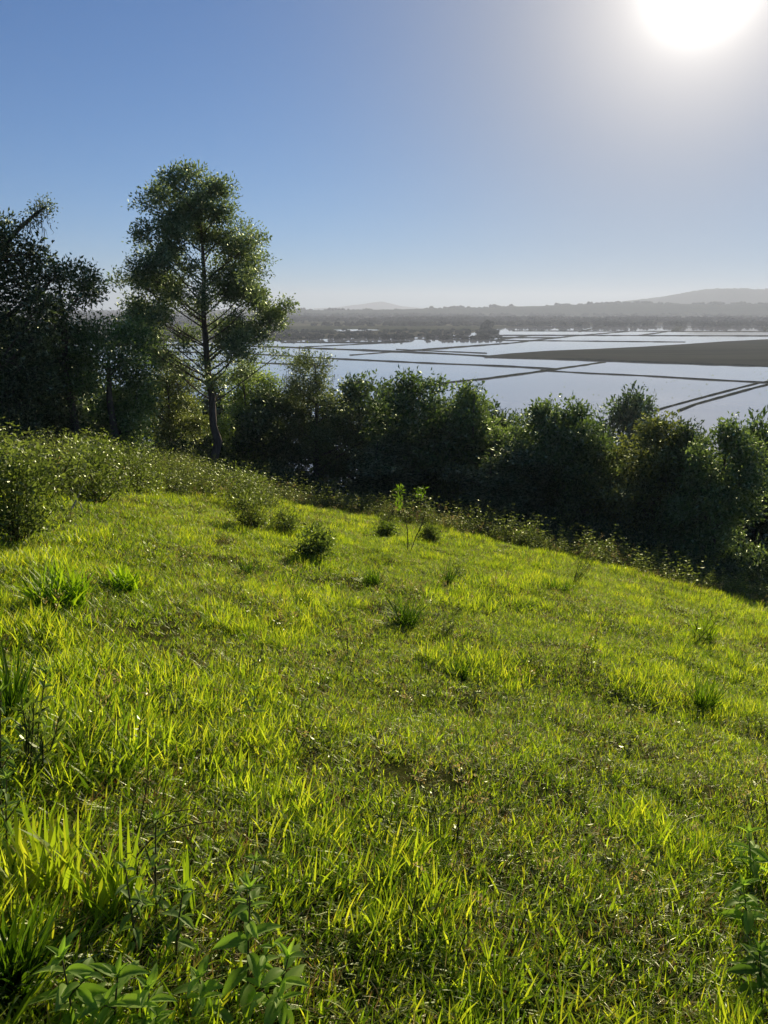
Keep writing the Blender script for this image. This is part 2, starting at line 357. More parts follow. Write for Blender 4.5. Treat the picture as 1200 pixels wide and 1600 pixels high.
# dikes between the flooded fields
def dike(pts, w=3.0, h=.8, name='earth_dike', label=None):
    P = [at_z(px, py, WATER_Z) for px, py in pts]
    cen = []
    for a, b in zip(P[:-1], P[1:]):
        n = max(2, int((b - a).length / 5)); cen += [a.lerp(b, k / n) for k in range(n)]
    cen.append(P[-1]); C = np.array(cen); s = np.arange(len(C))
    C[:, 0] += (vnoise(s / 4., s * 0 + w, 31) - .5) * w * .35; C[:, 1] += (vnoise(s / 4., s * 0 + h, 33) - .5) * w * .35
    tg = unit(np.gradient(C, axis=0)); nn = np.stack([-tg[:, 1], tg[:, 0], tg[:, 2] * 0], -1)
    h = h * .52; w = w * .8; ww = w * (.85 + .4 * vnoise(s / 2., s * 0 + 5, 35))[:, None]; hh = h * (.7 + .6 * vnoise(s / 1.5, s * 0 + 9, 37))
    prof = []
    for f, g in ((-.5, -.5), (-.38, .8), (-.1, 1.), (.15, .95), (.38, .75), (.5, -.5)):
        R = C + nn * ww * f; R[:, 2] = WATER_Z + g * hh; prof.append(R)
    V = np.stack(prof, 1).reshape(-1, 3); n = len(C)
    i = np.arange(n - 1)[:, None] * 6; j = np.arange(5)[None]
    Q = np.stack([i + j, i + j + 1, i + 7 + j, i + 6 + j], -1).reshape(-1, 4)
    o = link(name, make_mesh(name, V, Q, [M_dike])); structure(o, label or 'low earth dike between flooded fields')
D = [
    ([(120, 537), (300, 539), (430, 542), (560, 547), (700, 553), (760, 556.5)], 6, 1.3),
    ([(200, 548), (350, 552), (432, 555), (530, 561), (660, 567), (800, 573), (870, 577)], 3.5, 1.0),
    ([(150, 560), (300, 563), (450, 569), (520, 572)], 3, .9),
    ([(660, 604), (700, 598), (760, 592), (850, 579.5), (943, 566)], 3.6, .85),
    ([(846, 579), (920, 583.5), (1000, 587), (1100, 593), (1200, 598), (1320, 604)], 3.0, .8),
    ([(1020, 643), (1042, 636), (1110, 618), (1182, 599), (1230, 590)], 1.6, .6),
    ([(1060, 642), (1085, 632), (1140, 617), (1200, 600.5), (1260, 588)], 1.9, .65),
    ([(478, 542), (560, 538), (642, 534)], 3, .9),
    ([(548, 555), (639, 548), (700, 544.5)], 3, .8),
    ([(640, 548), (720, 542), (800, 536), (855, 529.5), (907, 524), (980, 518)], 4.5, 1.2),
    ([(625, 529.5), (700, 530.5), (800, 532), (860, 532.5), (960, 533.5), (1070, 534.5)], 4, 1.1),
    ([(760, 524), (900, 524), (1050, 524.5), (1200, 525), (1400, 525)], 5, 1.4),
    ([(800, 517), (980, 517.5), (1200, 518.2), (1400, 518.5)], 5, 1.3),
    ([(800, 512), (980, 512.3), (1200, 512), (1400, 512)], 4, .8),
    ([(440, 535), (560, 535.5), (640, 534)], 3, 1.2),
    ([(700, 527), (800, 527.5), (870, 528)], 4, 1.3),
    ([(620, 546), (700, 549.5), (760, 552)], 3, .8),
    ([(1000, 524), (1040, 518.4)], 4, 1.2), ([(770, 532), (830, 524)], 4, 1.2),
    ([(905, 518), (950, 509.5)], 6, 1.2),
    ([(1050, 518), (1064, 506.5)], 5, 1.2), ([(1056, 518), (1070, 506.5)], 5, 1.2),
    ([(1196, 518), (1192, 506)], 4, 1.2), ([(1202, 518), (1198, 506)], 4, 1.2),
]
for pts, w, h in D: dike(pts, w, h)
# dark wedge-shaped field
up = [(757, 556.2), (800, 551.5), (860, 547), (930, 544), (1000, 540.5), (1072, 536), (1130, 532), (1200, 528.5), (1330, 522)]
lo = [(757, 557), (800, 559), (860, 561), (930, 563.5), (1000, 565.5), (1072, 568), (1130, 570), (1200, 572), (1330, 577)]
upP = [at_z(*p, WATER_Z + .5) for p in up]; loP = [at_z(*p, WATER_Z + .5) for p in lo]
V = []; Q = []
for k, (a, b) in enumerate(zip(loP, upP)):
    for f in np.linspace(0, 1, 14):
        p = a.lerp(b, f); V.append((p.x, p.y, WATER_Z + .55 + .5 * (float(vnoise(k * .9, f * 9, 44)) - .3) * math.sin(math.pi * min(1, max(0, f)))))
    V[-1] = (V[-1][0], V[-1][1], WATER_Z - .3); V[-14] = (V[-14][0], V[-14][1], WATER_Z - .3)
Q = [(k * 14 + j, (k + 1) * 14 + j, (k + 1) * 14 + j + 1, k * 14 + j + 1) for k in range(len(up) - 1) for j in range(13)]
structure(link('dark_field', make_mesh('dark_field', V, Q, [M_field])), 'dark wedge of dry field among the flooded ones')
dike([(757, 556.6), (860, 561), (1000, 565.8), (1100, 569.3), (1200, 572.5), (1330, 577.5)], 4, 1.2)

# hills and mountain
def ridge(name, prof, R, depth, mat, label, rough=3, nseg=160, seed=0):
    px = np.linspace(prof[0][0], prof[-1][0], nseg); py = np.interp(px, [p[0] for p in prof], [p[1] for p in prof])
    V = []; m = 13
    for a, (x, y) in enumerate(zip(px, py)):
        top = at_R(x, y, R)
        for k in range(m):
            f = k / (m - 1) * 2 - 1; bell = math.cos(f * math.pi / 2) ** 1.2
            q = (R + f * depth / 2) / R; h = max(top.z - (WATER_Z - 1), 1)
            nz = (float(fbm(a / 5., k * .8, seed)) - .5) * rough * 2 * bell
            V.append((top.x * q, top.y * q, WATER_Z - .6 + h * bell + nz))
    Q = [(a * m + k, (a + 1) * m + k, (a + 1) * m + k + 1, a * m + k + 1) for a in range(nseg - 1) for k in range(m - 1)]
    return structure(link(name, make_mesh(name, V, Q, [mat], smooth=True)), label)
ridge('hill', [(-700, 489), (60, 489), (160, 490), (300, 487), (455, 484.5), (530, 485), (620, 483.5), (700, 482), (850, 478.5), (960, 474), (1000, 473.5), (1100, 476), (1300, 474), (2000, 480)], 3300, 900, M_wood, 'long low wooded rise along the horizon', 3, 420, 5)
ridge('hill', [(900, 481), (960, 474), (990, 469.5), (1030, 465), (1060, 460), (1090, 454), (1120, 451.5), (1150, 451), (1200, 452), (1300, 451), (1500, 458), (1900, 476)], 5200, 1300, M_wood, 'broad hazy hill rising at the horizon below the sun', 9, 200, 8)
ridge('mountain', [(490, 482), (525, 481), (545, 477.5), (570, 475), (583, 472.5), (597, 471), (610, 474), (625, 478), (650, 481), (680, 482.5)], 8000, 1000, M_mount, 'small pale peaked mountain far on the horizon', 4, 60, 3)

# ------------------------------------------------------------------ instancing of uncountable growth
def to_collection(name, meshes):
    c = bpy.data.collections.new(name)
    for k, m in enumerate(meshes):
        o = bpy.data.objects.new(f'{name}_{k:02d}', m); c.objects.link(o)
    return c
def scatter(name, P, rot, scl, idx, protos, label):
    me = bpy.data.meshes.new(name); n = len(P)
    me.vertices.add(n); me.vertices.foreach_set('co', np.asarray(P, np.float32).ravel())
    for nm, ty, arr, key in (('rot', 'FLOAT_VECTOR', rot, 'vector'), ('scl', 'FLOAT_VECTOR', scl, 'vector'), ('idx', 'INT', idx, 'value')):
        a = me.attributes.new(nm, ty, 'POINT'); a.data.foreach_set(key, np.asarray(arr, np.int32 if ty == 'INT' else np.float32).ravel())
    o = link(name, me); o['kind'] = 'stuff'; o['label'] = label
    ng = bpy.data.node_groups.new(name, 'GeometryNodeTree')
    ng.interface.new_socket('Geometry', in_out='INPUT', socket_type='NodeSocketGeometry'); ng.interface.new_socket('Geometry', in_out='OUTPUT', socket_type='NodeSocketGeometry')
    N, L = ng.nodes, ng.links
    gi, go = N.new('NodeGroupInput'), N.new('NodeGroupOutput')
    ip = N.new('GeometryNodeInstanceOnPoints'); ci = N.new('GeometryNodeCollectionInfo')
    ci.inputs['Collection'].default_value = protos; ci.inputs['Separate Children'].default_value = True; ci.inputs['Reset Children'].default_value = True
    def attr(nm, ty):
        a = N.new('GeometryNodeInputNamedAttribute'); a.data_type = ty; a.inputs[0].default_value = nm; return a.outputs[0]
    L.new(gi.outputs[0], ip.inputs['Points']); L.new(ci.outputs[0], ip.inputs['Instance']); ip.inputs['Pick Instance'].default_value = True
    L.new(attr('idx', 'INT'), ip.inputs['Instance Index']); L.new(attr('scl', 'FLOAT_VECTOR'), ip.inputs['Scale'])
    er = N.new('FunctionNodeEulerToRotation'); L.new(attr('rot', 'FLOAT_VECTOR'), er.inputs[0]); L.new(er.outputs[0], ip.inputs['Rotation'])
    L.new(ip.outputs[0], go.inputs[0])
    md = o.modifiers.new('scatter', 'NODES'); md.node_group = ng
    return o

def blades(mb, n, spread, L, Wd, lean, r, tint=(0, 1), m=0, seg=3, origin=None, bend=.5):
    a = r.uniform(0, 2 * math.pi, n); rr = spread * np.sqrt(r.uniform(0, 1, n))
    B = np.stack([rr * np.cos(a), rr * np.sin(a), np.full(n, -.02)], -1)
    if origin is not None: B += origin
    az = r.uniform(0, 2 * math.pi, n); ln = r.uniform(lean[0], lean[1], n); Ls = r.uniform(L[0], L[1], n); Ws = r.uniform(Wd[0], Wd[1], n)
    D = np.stack([np.cos(az), np.sin(az), 0 * az], -1); S = np.stack([-np.sin(az), np.cos(az), 0 * az], -1)
    tw = r.normal(0, .5, n)[:, None]; S = unit(S + D * tw)
    bd = r.uniform(.1, 1, n) * bend
    wp = np.array([.75, 1, .8, .06]) if seg == 3 else np.interp(np.linspace(0, 1, seg + 1), [0, .2, .6, .9, 1], [.7, 1, .9, .45, .04])
    V = []
    for k in range(seg + 1):
        t = k / seg
        ang = ln + bd * t * 1.6
        # integrate roughly
        hx = Ls * (t * np.sin(ln) + bd * t * t * .75); hz = Ls * (t * np.cos(ln) - bd * t * t * .38 * (1 + np.sin(ln)))
        C = B + D * hx[:, None]; C[:, 2] += hz
        V.append(C - S * (Ws * wp[k] * .5)[:, None]); V.append(C + S * (Ws * wp[k] * .5)[:, None])
    V = np.stack(V, 1)   # n, 2(seg+1), 3
    base = np.arange(n)[:, None] * (2 * (seg + 1)); q = np.array([[2 * k, 2 * k + 1, 2 * k + 3, 2 * k + 2] for k in range(seg)])
    Q = (base[:, :, None] + q[None]).reshape(-1, 4)
    T = np.repeat(r.uniform(tint[0], tint[1], n), seg)
    mb.add(V.reshape(-1, 3), Q, T, m)
GM = [M_grass, M_straw, M_rust]
turf = []
for k in range(5):      # short dense turf
    mb = MB(); blades(mb, 32, .15, (.05, .13), (.005, .010), (.1, 1.25), rng); blades(mb, 13, .15, (.04, .11), (.003, .006), (.5, 1.5), rng, m=1)
    turf.append(mb.mesh('turf', GM))
for k in range(3):      # taller tuft
    mb = MB(); blades(mb, 26, .09, (.10, .22), (.006, .011), (.05, .95), rng); blades(mb, 16, .14, (.05, .12), (.005, .009), (.2, 1.0), rng); blades(mb, 5, .12, (.10, .2), (.002, .004), (.2, 1.0), rng, m=1)
    turf.append(mb.mesh('turf', GM))
for k in range(2):      # broad-bladed
    mb = MB(); blades(mb, 12, .12, (.08, .17), (.007, .013), (.15, 1.1), rng, (.2, .9)); blades(mb, 24, .15, (.05, .11), (.006, .010), (.2, 1.0), rng)
    turf.append(mb.mesh('turf', GM))
for k in range(2):      # straw and rust
    mb = MB(); blades(mb, 22, .14, (.05, .14), (.003, .006), (.3, 1.35), rng, m=1); blades(mb, 14, .15, (.05, .11), (.005, .009), (.2, .9), rng); blades(mb, 2, .12, (.03, .06), (.008, .014), (.5, 1.3), rng, m=2)
    turf.append(mb.mesh('turf', GM))
C_turf = to_collection('turf_clump', turf)

def polar_points(r0, r1, p0, p1, dens, r):
    n = int(dens * .5 * (r1 ** 2 - r0 ** 2) * (p1 - p0))
    R = np.sqrt(r.uniform(r0 ** 2, r1 ** 2, n)); P = r.uniform(p0, p1, n)
    return R * np.sin(P), R * np.cos(P), R, P
def normal_tilt(x, y):
    e = .15; dx = (H(x + e, y) - H(x - e, y)) / (2 * e); dy = (H(x, y + e) - H(x, y - e)) / (2 * e)
    return np.arctan(dy) * .6, -np.arctan(dx) * .6
Px, Py, S_, I_ = [], [], [], []
for (r0, r1, a0, dens, sc_) in ((.55, 3.5, 1.0, 400, .62), (3.5, 8, .75, 380, .56), (8, 15, .68, 240, .66), (15, 33, .66, 120, .9)):
    x, y, R, P = polar_points(r0, r1, -a0, a0, dens, rng)
    ok = R < crest_R(P) + 4
    d = fbm(x / .55, y / .55, 61, 2); big = fbm(x / 3.5, y / 3.5, 63, 2)
    ok &= (d > .20 + rng.uniform(-.12, .12, len(x)))
    x, y, R, P, d, big = [v[ok] for v in (x, y, R, P, d, big)]
    u = rng.uniform(0, 1, len(x)); tall = fbm(x / .8, y / .8, 67, 2)
    idx = np.where(u < .06 + .16 * (big > .55) + .30 * np.clip((R - 4) / 14, 0, 1), rng.integers(10, 12, len(x)), np.where(tall > .58, rng.integers(5, 10, len(x)), rng.integers(0, 5, len(x))))
    idx = np.where(rng.uniform(0, 1, len(x)) < .12, rng.integers(8, 10, len(x)), idx); idx = np.where(rng.uniform(0, 1, len(x)) < .10, rng.integers(10, 12, len(x)), idx)
    s = sc_ * (.65 + .75 * tall) * rng.uniform(.8, 1.2, len(x)) * (1 + .35 * np.clip((-P - .22) * 5, 0, 1))
    Px.append(x); Py.append(y); S_.append(s); I_.append(idx)
x, y, s, idx = map(np.concatenate, (Px, Py, S_, I_))
tx, ty = normal_tilt(x, y)
print('turf', len(x))
scatter('meadow_grass', np.stack([x, y, H(x, y)], -1), np.stack([tx, ty, rng.uniform(0, 6.28, len(x))], -1), np.stack([s, s, s * rng.uniform(.8, 1.25, len(x))], -1), idx, C_turf, 'sunlit yellow green grass covering the slope')

# ------------------------------------------------------------------ weeds
def weed_mesh(r, h=.6, stems=4, pairs=9, L=(.04, .07), W=.4, spread=.12, lean=.35, mat=None, seed_head=False):
    mb = MB()
    for s in range(stems):
        az = r.uniform(0, 6.28); ln = r.uniform(.05, lean); hh = h * r.uniform(.6, 1)
        b = np.array([r.normal(0, spread * .5), r.normal(0, spread * .5), -.02]); dirv = np.array([math.cos(az) * math.sin(ln), math.sin(az) * math.sin(ln), math.cos(ln)])
        t = np.linspace(0, 1, 5)[:, None]; pts = b + dirv * hh * t + np.array([[math.cos(az), math.sin(az), 0]]) * (t ** 2) * hh * .15
        mb.tube(pts, np.linspace(.004, .0015, 5), 4, .3, 1)
        tt = np.repeat(np.linspace(.15, 1, pairs), 2); n = len(tt)
        P = b + dirv * hh * tt[:, None] + np.array([[math.cos(az), math.sin(az), 0]]) * (tt[:, None] ** 2) * hh * .15
        aa = r.uniform(0, 6.28) + np.arange(n) * math.pi + np.repeat(np.arange(pairs), 2) * 1.57
        D = np.stack([np.cos(aa), np.sin(aa), r.uniform(-.2, .8, n)], -1)
        Ls = r.uniform(L[0], L[1], n) * (1.15 - .5 * tt)
        Vv, Qq = leaf_quads(P, D, Ls, Ls * W, r); mb.add(Vv, Qq, r.uniform(0, 1, n), 0)
        if seed_head:
            n = 14; P = np.repeat(pts[-1:], n, 0) + r.normal(0, .02, (n, 3)); Vv, Qq = leaf_quads(P, r.normal(size=(n, 3)) + [0, 0, 1], .03, .008, r); mb.add(Vv, Qq, r.uniform(.5, 1, n), 2)
    return mb
weeds = []
for k in range(4): weeds.append(weed_mesh(rng, .7, 5, 10, (.05, .09), .38, .2).mesh('weed', [M_weed, M_stem, M_straw]))
for k in range(3): weeds.append(weed_mesh(rng, .38, 4, 6, (.03, .05), .35, .2, .5, seed_head=True).mesh('weed', [M_weed, M_darkstem, M_straw]))
for k in range(2): weeds.append(weed_mesh(rng, .30, 6, 6, (.04, .06), .5, .2, .7).mesh('weed', [M_weed, M_stem, M_straw]))
C_weed = to_collection('weed_plant', weeds)
Px, Py, S_, I_ = [], [], [], []
def addw(x, y, s, i): Px.append(x); Py.append(y); S_.append(s); I_.append(i)
x, y, R, P = polar_points(9.5, 29, -.72, -.15, 20, rng)     # thick weeds on the left bank
edge = 12.0 + np.clip((P + .44) / .22, 0, 1) * 6.5 + (fbm(x / 1.6, y / 1.6, 71) - .5) * 4
ok = (R > edge) & (R < crest_R(P) + 1.5) & (fbm(x / 1.3, y / 1.3, 75) > .36)
x, y, R, P = x[ok], y[ok], R[ok], P[ok]; addw(x, y, rng.uniform(.75, 1.35, len(x)) * (1 + .25 * (P < -.33)), rng.integers(0, 5, len(x)))
x, y, R, P = polar_points(15, 33, -.3, .7, 26, rng)         # ragged band along the brow
dd = crest_R(P) - R; ok = (dd < 2.6 + (fbm(x / 1.2, y / 1.2, 77) - .5) * 6) & (dd > -.9)
x, y, R, P = x[ok], y[ok], R[ok], P[ok]; addw(x, y, rng.uniform(.5, 1.1, len(x)) * np.where(rng.uniform(0, 1, len(x)) < .25, 1.6, 1), rng.choice([0, 1, 2, 3, 4, 5, 7, 8, 7, 8], len(x)))
x, y, R, P = polar_points(1.8, 26, -.7, .7, 6, rng)       # scattered low weeds in the grass
ok = fbm(x / 2, y / 2, 79) > .5; x, y, R, P = x[ok], y[ok], R[ok], P[ok]; addw(x, y, rng.uniform(.25, .75, len(x)), rng.integers(5, 9, len(x)))
x, y, s, idx = map(np.concatenate, (Px, Py, S_, I_)); print('weeds', len(x))
scatter('weeds', np.stack([x, y, H(x, y)], -1), np.stack([rng.normal(0, .1, len(x)), rng.normal(0, .1, len(x)), rng.uniform(0, 6.28, len(x))], -1), np.stack([s, s, s], -1), idx, C_weed, 'tangled leafy weeds on the bank and along the brow')

# ------------------------------------------------------------------ trees
def crown_leaves(mb, centers, rads, n_each, L, r, up=.1, droop=.0, m=0, W=.42, cen=None):
    for c, s, n in zip(centers, rads, n_each):
        n = int(n); off = r.normal(size=(n, 3)) * s * np.array([1, 1, .75]); P = c + off
        D = unit(off) * .8 + r.normal(size=(n, 3)) * .6 + np.array([0, 0, up - droop])
        Ls = r.uniform(.7, 1.3, n) * L
        V, Q = leaf_quads(P, D, Ls, Ls * W, r); mb.add(V, Q, np.clip(r.normal(.5, .22, n) + r.normal(0, .2), 0, 1), m)
def limb(mb, a, b, r0, r1, r, sag=.1, n=5, m=0):
    a = np.array(a, float); b = np.array(b, float); L = np.linalg.norm(b - a)
    t = np.linspace(0, 1, n)[:, None]; mid = (a + b) / 2 + np.array([0, 0, -sag * L]) + r.normal(0, .07 * L, 3)
    pts = (1 - t) ** 2 * a + 2 * t * (1 - t) * mid + t ** 2 * b
    mb.tube(pts, np.linspace(r0, r1, n), 5, .5, m)
    return pts
def build_crown(blobs, trunk, L, leaves_per, r, k_cl=7.0, cs=.24, limb_r=.06, wood=None, leafmb=None, shell=.55):
    """blobs: (x,y,z,rad,density); trunk: callable z -> (x,y,z,radius)"""
    majors = []
    order = sorted(range(len(blobs)), key=lambda q: (q * 7919) % 101)
    seq = order[::3] + [q for q in order if q not in set(order[::3])]; nmaj = len(order[::3])
    for cnt, q_ in enumerate(seq):
        x, y, z, rad_, den = blobs[q_]
        c = np.array([x, y, z]); hd = math.hypot(x - trunk(z)[0], y - trunk(z)[1])
        best = None
        if cnt >= nmaj:
            for mc, ml in majors:
                d_ = np.linalg.norm(c - mc)
                if best is None or d_ < best[0]: best = (d_, ml)
        if best is not None and best[0] < hd * 1.4 + .3:
            st_ = best[1][int(r.integers(1, 4))]; lp = limb(wood, st_, c, limb_r * .45, limb_r * .18, r, .05)
        else:
            tz = z - .62 * hd - rad_ * .4; tx_, ty_, tz, tr_ = trunk(tz); ra = min(limb_r, tr_ * .6)
            lp = limb(wood, (tx_, ty_, tz), c, ra, ra * .35, r, .06); majors.append((c, lp))
        n = max(4, int(k_cl * rad_ ** 2 * 4)); d = unit(r.normal(size=(n, 3))); q = r.uniform(shell, 1.05, n)[:, None]
        cc = c + d * rad_ * q * np.array([1, 1, .85])
        for p in cc[::2]:
            a = lp[r.integers(2, len(lp))]; limb(wood, a, p, limb_r * .2, limb_r * .08, r, .03, 3)
        crown_leaves(leafmb, cc, np.full(n, cs), np.full(n, leaves_per * den) * r.uniform(.5, 1.4, n), L, r)
def trunk_fn(pts):
    pts = np.asarray(pts, float)
    def f(z):
        z = float(np.clip(z, pts[0, 2], pts[-1, 2])); return (float(np.interp(z, pts[:, 2], pts[:, 0])), float(np.interp(z, pts[:, 2], pts[:, 1])), z, float(np.interp(z, pts[:, 2], pts[:, 3])))
    return f
def moss_strands(r, anchors, n_each=14, L=(.2, .6)):
    mb = MB()
    for c in anchors:
        for k in range(n_each):
            p = np.array(c) + r.normal(0, .16, 3); l = r.uniform(*L)
            t = np.linspace(0, 1, 4)[:, None]; pts = p + np.array([0, 0, -l]) * t + r.normal(0, .03, (4, 3)) * t
            w = .014 * r.uniform(.5, 1.3); s = unit(np.append(r.normal(size=2), 0)) * w
            V = np.concatenate([pts - s * (1 - t * .9), pts + s * (1 - t * .9)]); Q = [(j, j + 1, j + 5, j + 4) for j in range(3)]
            mb.add(V, Q, r.uniform(0, 1), 0)
    return mb

# the lone tree on the brow
base = on_ground(337, 742); RT = math.hypot(base.x, base.y)
print('lone tree base', base, RT)
MPP = RT / FPX * 1.02
def tree_local(px, py, R=None, dy=0):
    p = at_R(px, py, RT); return np.array([p.x - base.x, p.y - base.y + dy, p.z - base.z])
root = thing('tree', 'tall lone tree with slim bare trunk and airy crown on the brow', 'tree', base)
tp = [(338, 746, .20), (335, 715, .16), (341, 690, .165), (333, 665, .14), (331, 620, .13), (324, 575, .12), (321, 530, .105), (317, 480, .085), (319, 430, .075), (316, 380, .055), (312, 330, .035), (310, 300, .02)]
tpts = np.array([[*tree_local(a, b), c] for a, b, c in tp]); tpts[0, 2] -= .3
wood = MB(); wood.tube(tpts[:, :3], tpts[:, 3], 9); lf = MB()
LOBES = [(305, 298, 26, 1.2), (330, 300, 22, 1.1), (255, 300, 18, 1.0), (285, 312, 24, 1.1), (275, 335, 26, 1.1), (318, 325, 26, 1.1), (350, 335, 24, 1.1), (362, 308, 12, .9), (245, 325, 14, .8), (372, 345, 14, .8),
         (235, 370, 18, .9), (255, 385, 24, 1), (290, 368, 26, .9), (325, 372, 26, 1), (360, 378, 26, 1.1), (395, 385, 20, 1), (412, 378, 12, .9), (228, 395, 13, .8),
         (240, 420, 24, 1), (275, 415, 22, .8), (215, 440, 18, .9), (195, 440, 10, .9), (245, 455, 22, .8), (310, 425, 20, .5), (350, 420, 24, .8), (385, 415, 24, 1), (405, 430, 14, .8),
         (205, 475, 16, .9), (185, 492, 11, 1), (225, 490, 22, 1), (262, 490, 20, .7), (290, 465, 16, .4), (330, 465, 16, .5), (360, 465, 22, .8), (390, 470, 22, .9), (412, 460, 12, .8),
         (200, 508, 12, .9), (240, 522, 20, .8), (275, 520, 18, .55), (310, 510, 14, .35), (345, 505, 18, .6), (380, 505, 24, .9), (410, 495, 18, .8), (435, 485, 12, .8), (448, 478, 8, .8), (440, 510, 12, .6),
         (262, 545, 16, .55), (300, 545, 12, .35), (352, 540, 18, .5), (385, 535, 20, .7), (415, 525, 14, .5), (330, 565, 12, .3), (365, 562, 12, .4), (432, 555, 10, .4), (245, 560, 18, .8), (280, 575, 14, .6), (345, 590, 14, .5), (300, 560, 12, .5), (375, 585, 16, .7), (400, 560, 14, .6), (225, 545, 16, .8), (205, 520, 14, .8), (420, 500, 16, .8), (300, 480, 16, .5), (345, 450, 20, .7), (260, 440, 18, .7)]
blobs = []
for (px, py, rp, den) in LOBES:
    den = max(den, .8) if py > 430 else den * .72
    c = tree_local(px, py); rr_ = rp * MPP * 1.08; dep = rng.normal(0, 1.0)
    for q in range(3 if rp > 15 else 1):
        o3 = np.clip(rng.normal(size=3), -1.3, 1.3) * rr_ * (.36 if rp > 15 else 0); blobs.append((c[0] + o3[0], c[1] + dep + o3[1] * 1.5, c[2] + o3[2], rr_ * (.66 if rp > 15 else .9), den * rng.uniform(.55, 1.25)))
build_crown(blobs, trunk_fn(tpts), .12, 80, rng, k_cl=15, cs=.17, limb_r=.032, wood=wood, leafmb=lf, shell=.4)
link('trunk', wood.mesh('trunk', [M_bark], True), root)
o = link('crown', lf.mesh('crown', [M_tree]), root); o.color = (1.5, 1.55, 1.7, 1)  # tint lightened and blued: hazy glare veil put into the leaf colour
print('lone leaves', sum(len(q) for q in lf.Q))

# tree placed from its look in the photograph, all unique meshes for the big left-hand ones
def photo_tree(label, px, base_R, lobes, L, den, colr, tr=.12, moss=0, extra=None, group=None, k_cl=9, cs=.19, dsp=.7):
    d = ray(px, 700); h = math.hypot(d.x, d.y); bx, by = d.x / h * base_R, d.y / h * base_R; bz = Hs(bx, by)
    root = thing('tree', label, 'tree', (bx, by, bz), group=group)
    def loc(px, py):
        p = at_R(px, py, base_R); return np.array([p.x - bx, p.y - by, p.z - bz])
    topz = max(loc(a, b)[2] for a, b, *_ in lobes)
    tpts = np.array([[0, 0, -.4, tr * 1.3], [.05, 0, topz * .2, tr], [-.06, .05, topz * .5, tr * .8], [.05, -.04, topz * .8, tr * .45], [.0, 0, topz * .97, tr * .15]])
    wood = MB(); wood.tube(tpts[:, :3], tpts[:, 3], 8); lf = MB()
    bl = []
    for (a, b, rp, dn) in lobes:
        c = loc(a, b); bl.append((c[0], c[1] + rng.normal(0, dsp), c[2], rp * base_R / FPX, dn))
    build_crown(bl, trunk_fn(tpts), L * 1.05, den * 2.3, rng, k_cl=k_cl, cs=cs, limb_r=tr * .4, wood=wood, leafmb=lf, shell=.35)
    if extra: extra(wood, lf, loc, root)
    link('trunk', wood.mesh('trunk', [M_bark], True), root)
    o = link('crown', lf.mesh('crown', [M_tree]), root); o.color = (*colr, 1)
    if moss:
        an = [np.array(b[:3]) + rng.normal(0, b[3] * .5, 3) + [0, -b[3] * .7, -b[3] * .5] for b in bl if rng.uniform() < .28 * moss]
        mm = link('hanging_lichen', moss_strands(rng, an, 10, (.1, .32)).mesh('hanging_lichen', [M_moss]), root); mm['label'] = 'grey-brown lichen hanging in tufts'; mm['kind'] = 'stuff'
    print(label, sum(len(q) for q in lf.Q)); return root
def leaning(wood, lf, loc, root):
    mb = MB(); P = [loc(-25, 425), loc(5, 385), loc(30, 357), loc(55, 335), loc(72, 322)]
    mb.tube(np.array(P), [.09, .075, .06, .045, .025], 6)
    for k in range(9):
        a = P[2] + (P[4] - P[2]) * k / 8; limb(mb, a, a + np.clip(rng.normal(0, .12, 3), -.2, .2) + [0, 0, -.1], .015, .005, rng)
    link('leaning_branch', mb.mesh('leaning_branch', [M_bark], True), root)
    mb = MB(); cs = [loc(a, b) for a, b in ((70, 320), (64, 327), (58, 333), (50, 340), (40, 352), (75, 328), (30, 362), (48, 352), (66, 340))]
    crown_leaves(mb, cs, [.13] * 9, [130, 130, 110, 100, 80, 60, 60, 70, 50], .07, rng)
    o = link('vine_tuft', mb.mesh('vine_tuft', [M_tree]), root)
    mm = link('hanging_lichen', moss_strands(rng, cs, 3, (.2, .7)).mesh('hanging_lichen', [M_moss]), root); mm['kind'] = 'stuff'; o['kind'] = 'stuff'
photo_tree('big dark tree with a bare leaning branch and hanging lichen, cut by the frame', -25, 23,
           [(-60, 340, 40, 1), (-20, 375, 36, 1), (15, 375, 16, .7), (8, 358, 14, .8), (0, 410, 34, 1), (45, 405, 22, 1), (62, 398, 14, 1), (25, 440, 32, 1), (68, 435, 24, 1), (-40, 440, 40, 1), (5, 480, 36, 1), (50, 475, 32, 1), (88, 470, 22, 1), (-30, 520, 44, 1),
            (20, 530, 38, 1), (70, 525, 30, 1), (-70, 600, 50, 1), (0, 590, 44, 1), (50, 580, 36, 1), (-20, 650, 44, 1), (40, 640, 40, 1), (80, 590, 24, 1)], .115, 34, (.85, .9, .85), .2, 3, leaning)
photo_tree('small rounded tree crown showing reddish hanging lichen below it, against the sky', 118, 24.5,
           [(122, 425, 14, 1), (142, 435, 11, 1), (102, 432, 14, 1), (132, 455, 16, 1), (150, 462, 7, .9), (107, 462, 18, 1), (120, 488, 18, .9), (92, 490, 20, 1), (92, 520, 22, 1), (117, 520, 16, .7), (82, 555, 26, 1), (112, 560, 22, 1)],
           .115, 36, (.95, 1.05, .9), .13, 2)
photo_tree('bushy bright green tree between the big dark tree and the lone tree', 180, 24.5,
           [(150, 520, 24, 1), (180, 520, 24, 1), (205, 530, 20, 1), (160, 550, 28, 1), (195, 560, 28, 1), (215, 575, 18, 1), (150, 590, 28, 1), (185, 600, 30, 1), (210, 615, 22, 1), (165, 640, 30, 1), (200, 650, 28, 1), (215, 670, 18, 1), (150, 670, 28, 1), (190, 690, 26, 1), (215, 700, 16, 1)],
           .10, 62, (1.35, 1.6, 1.15), .12, 0, cs=.22)
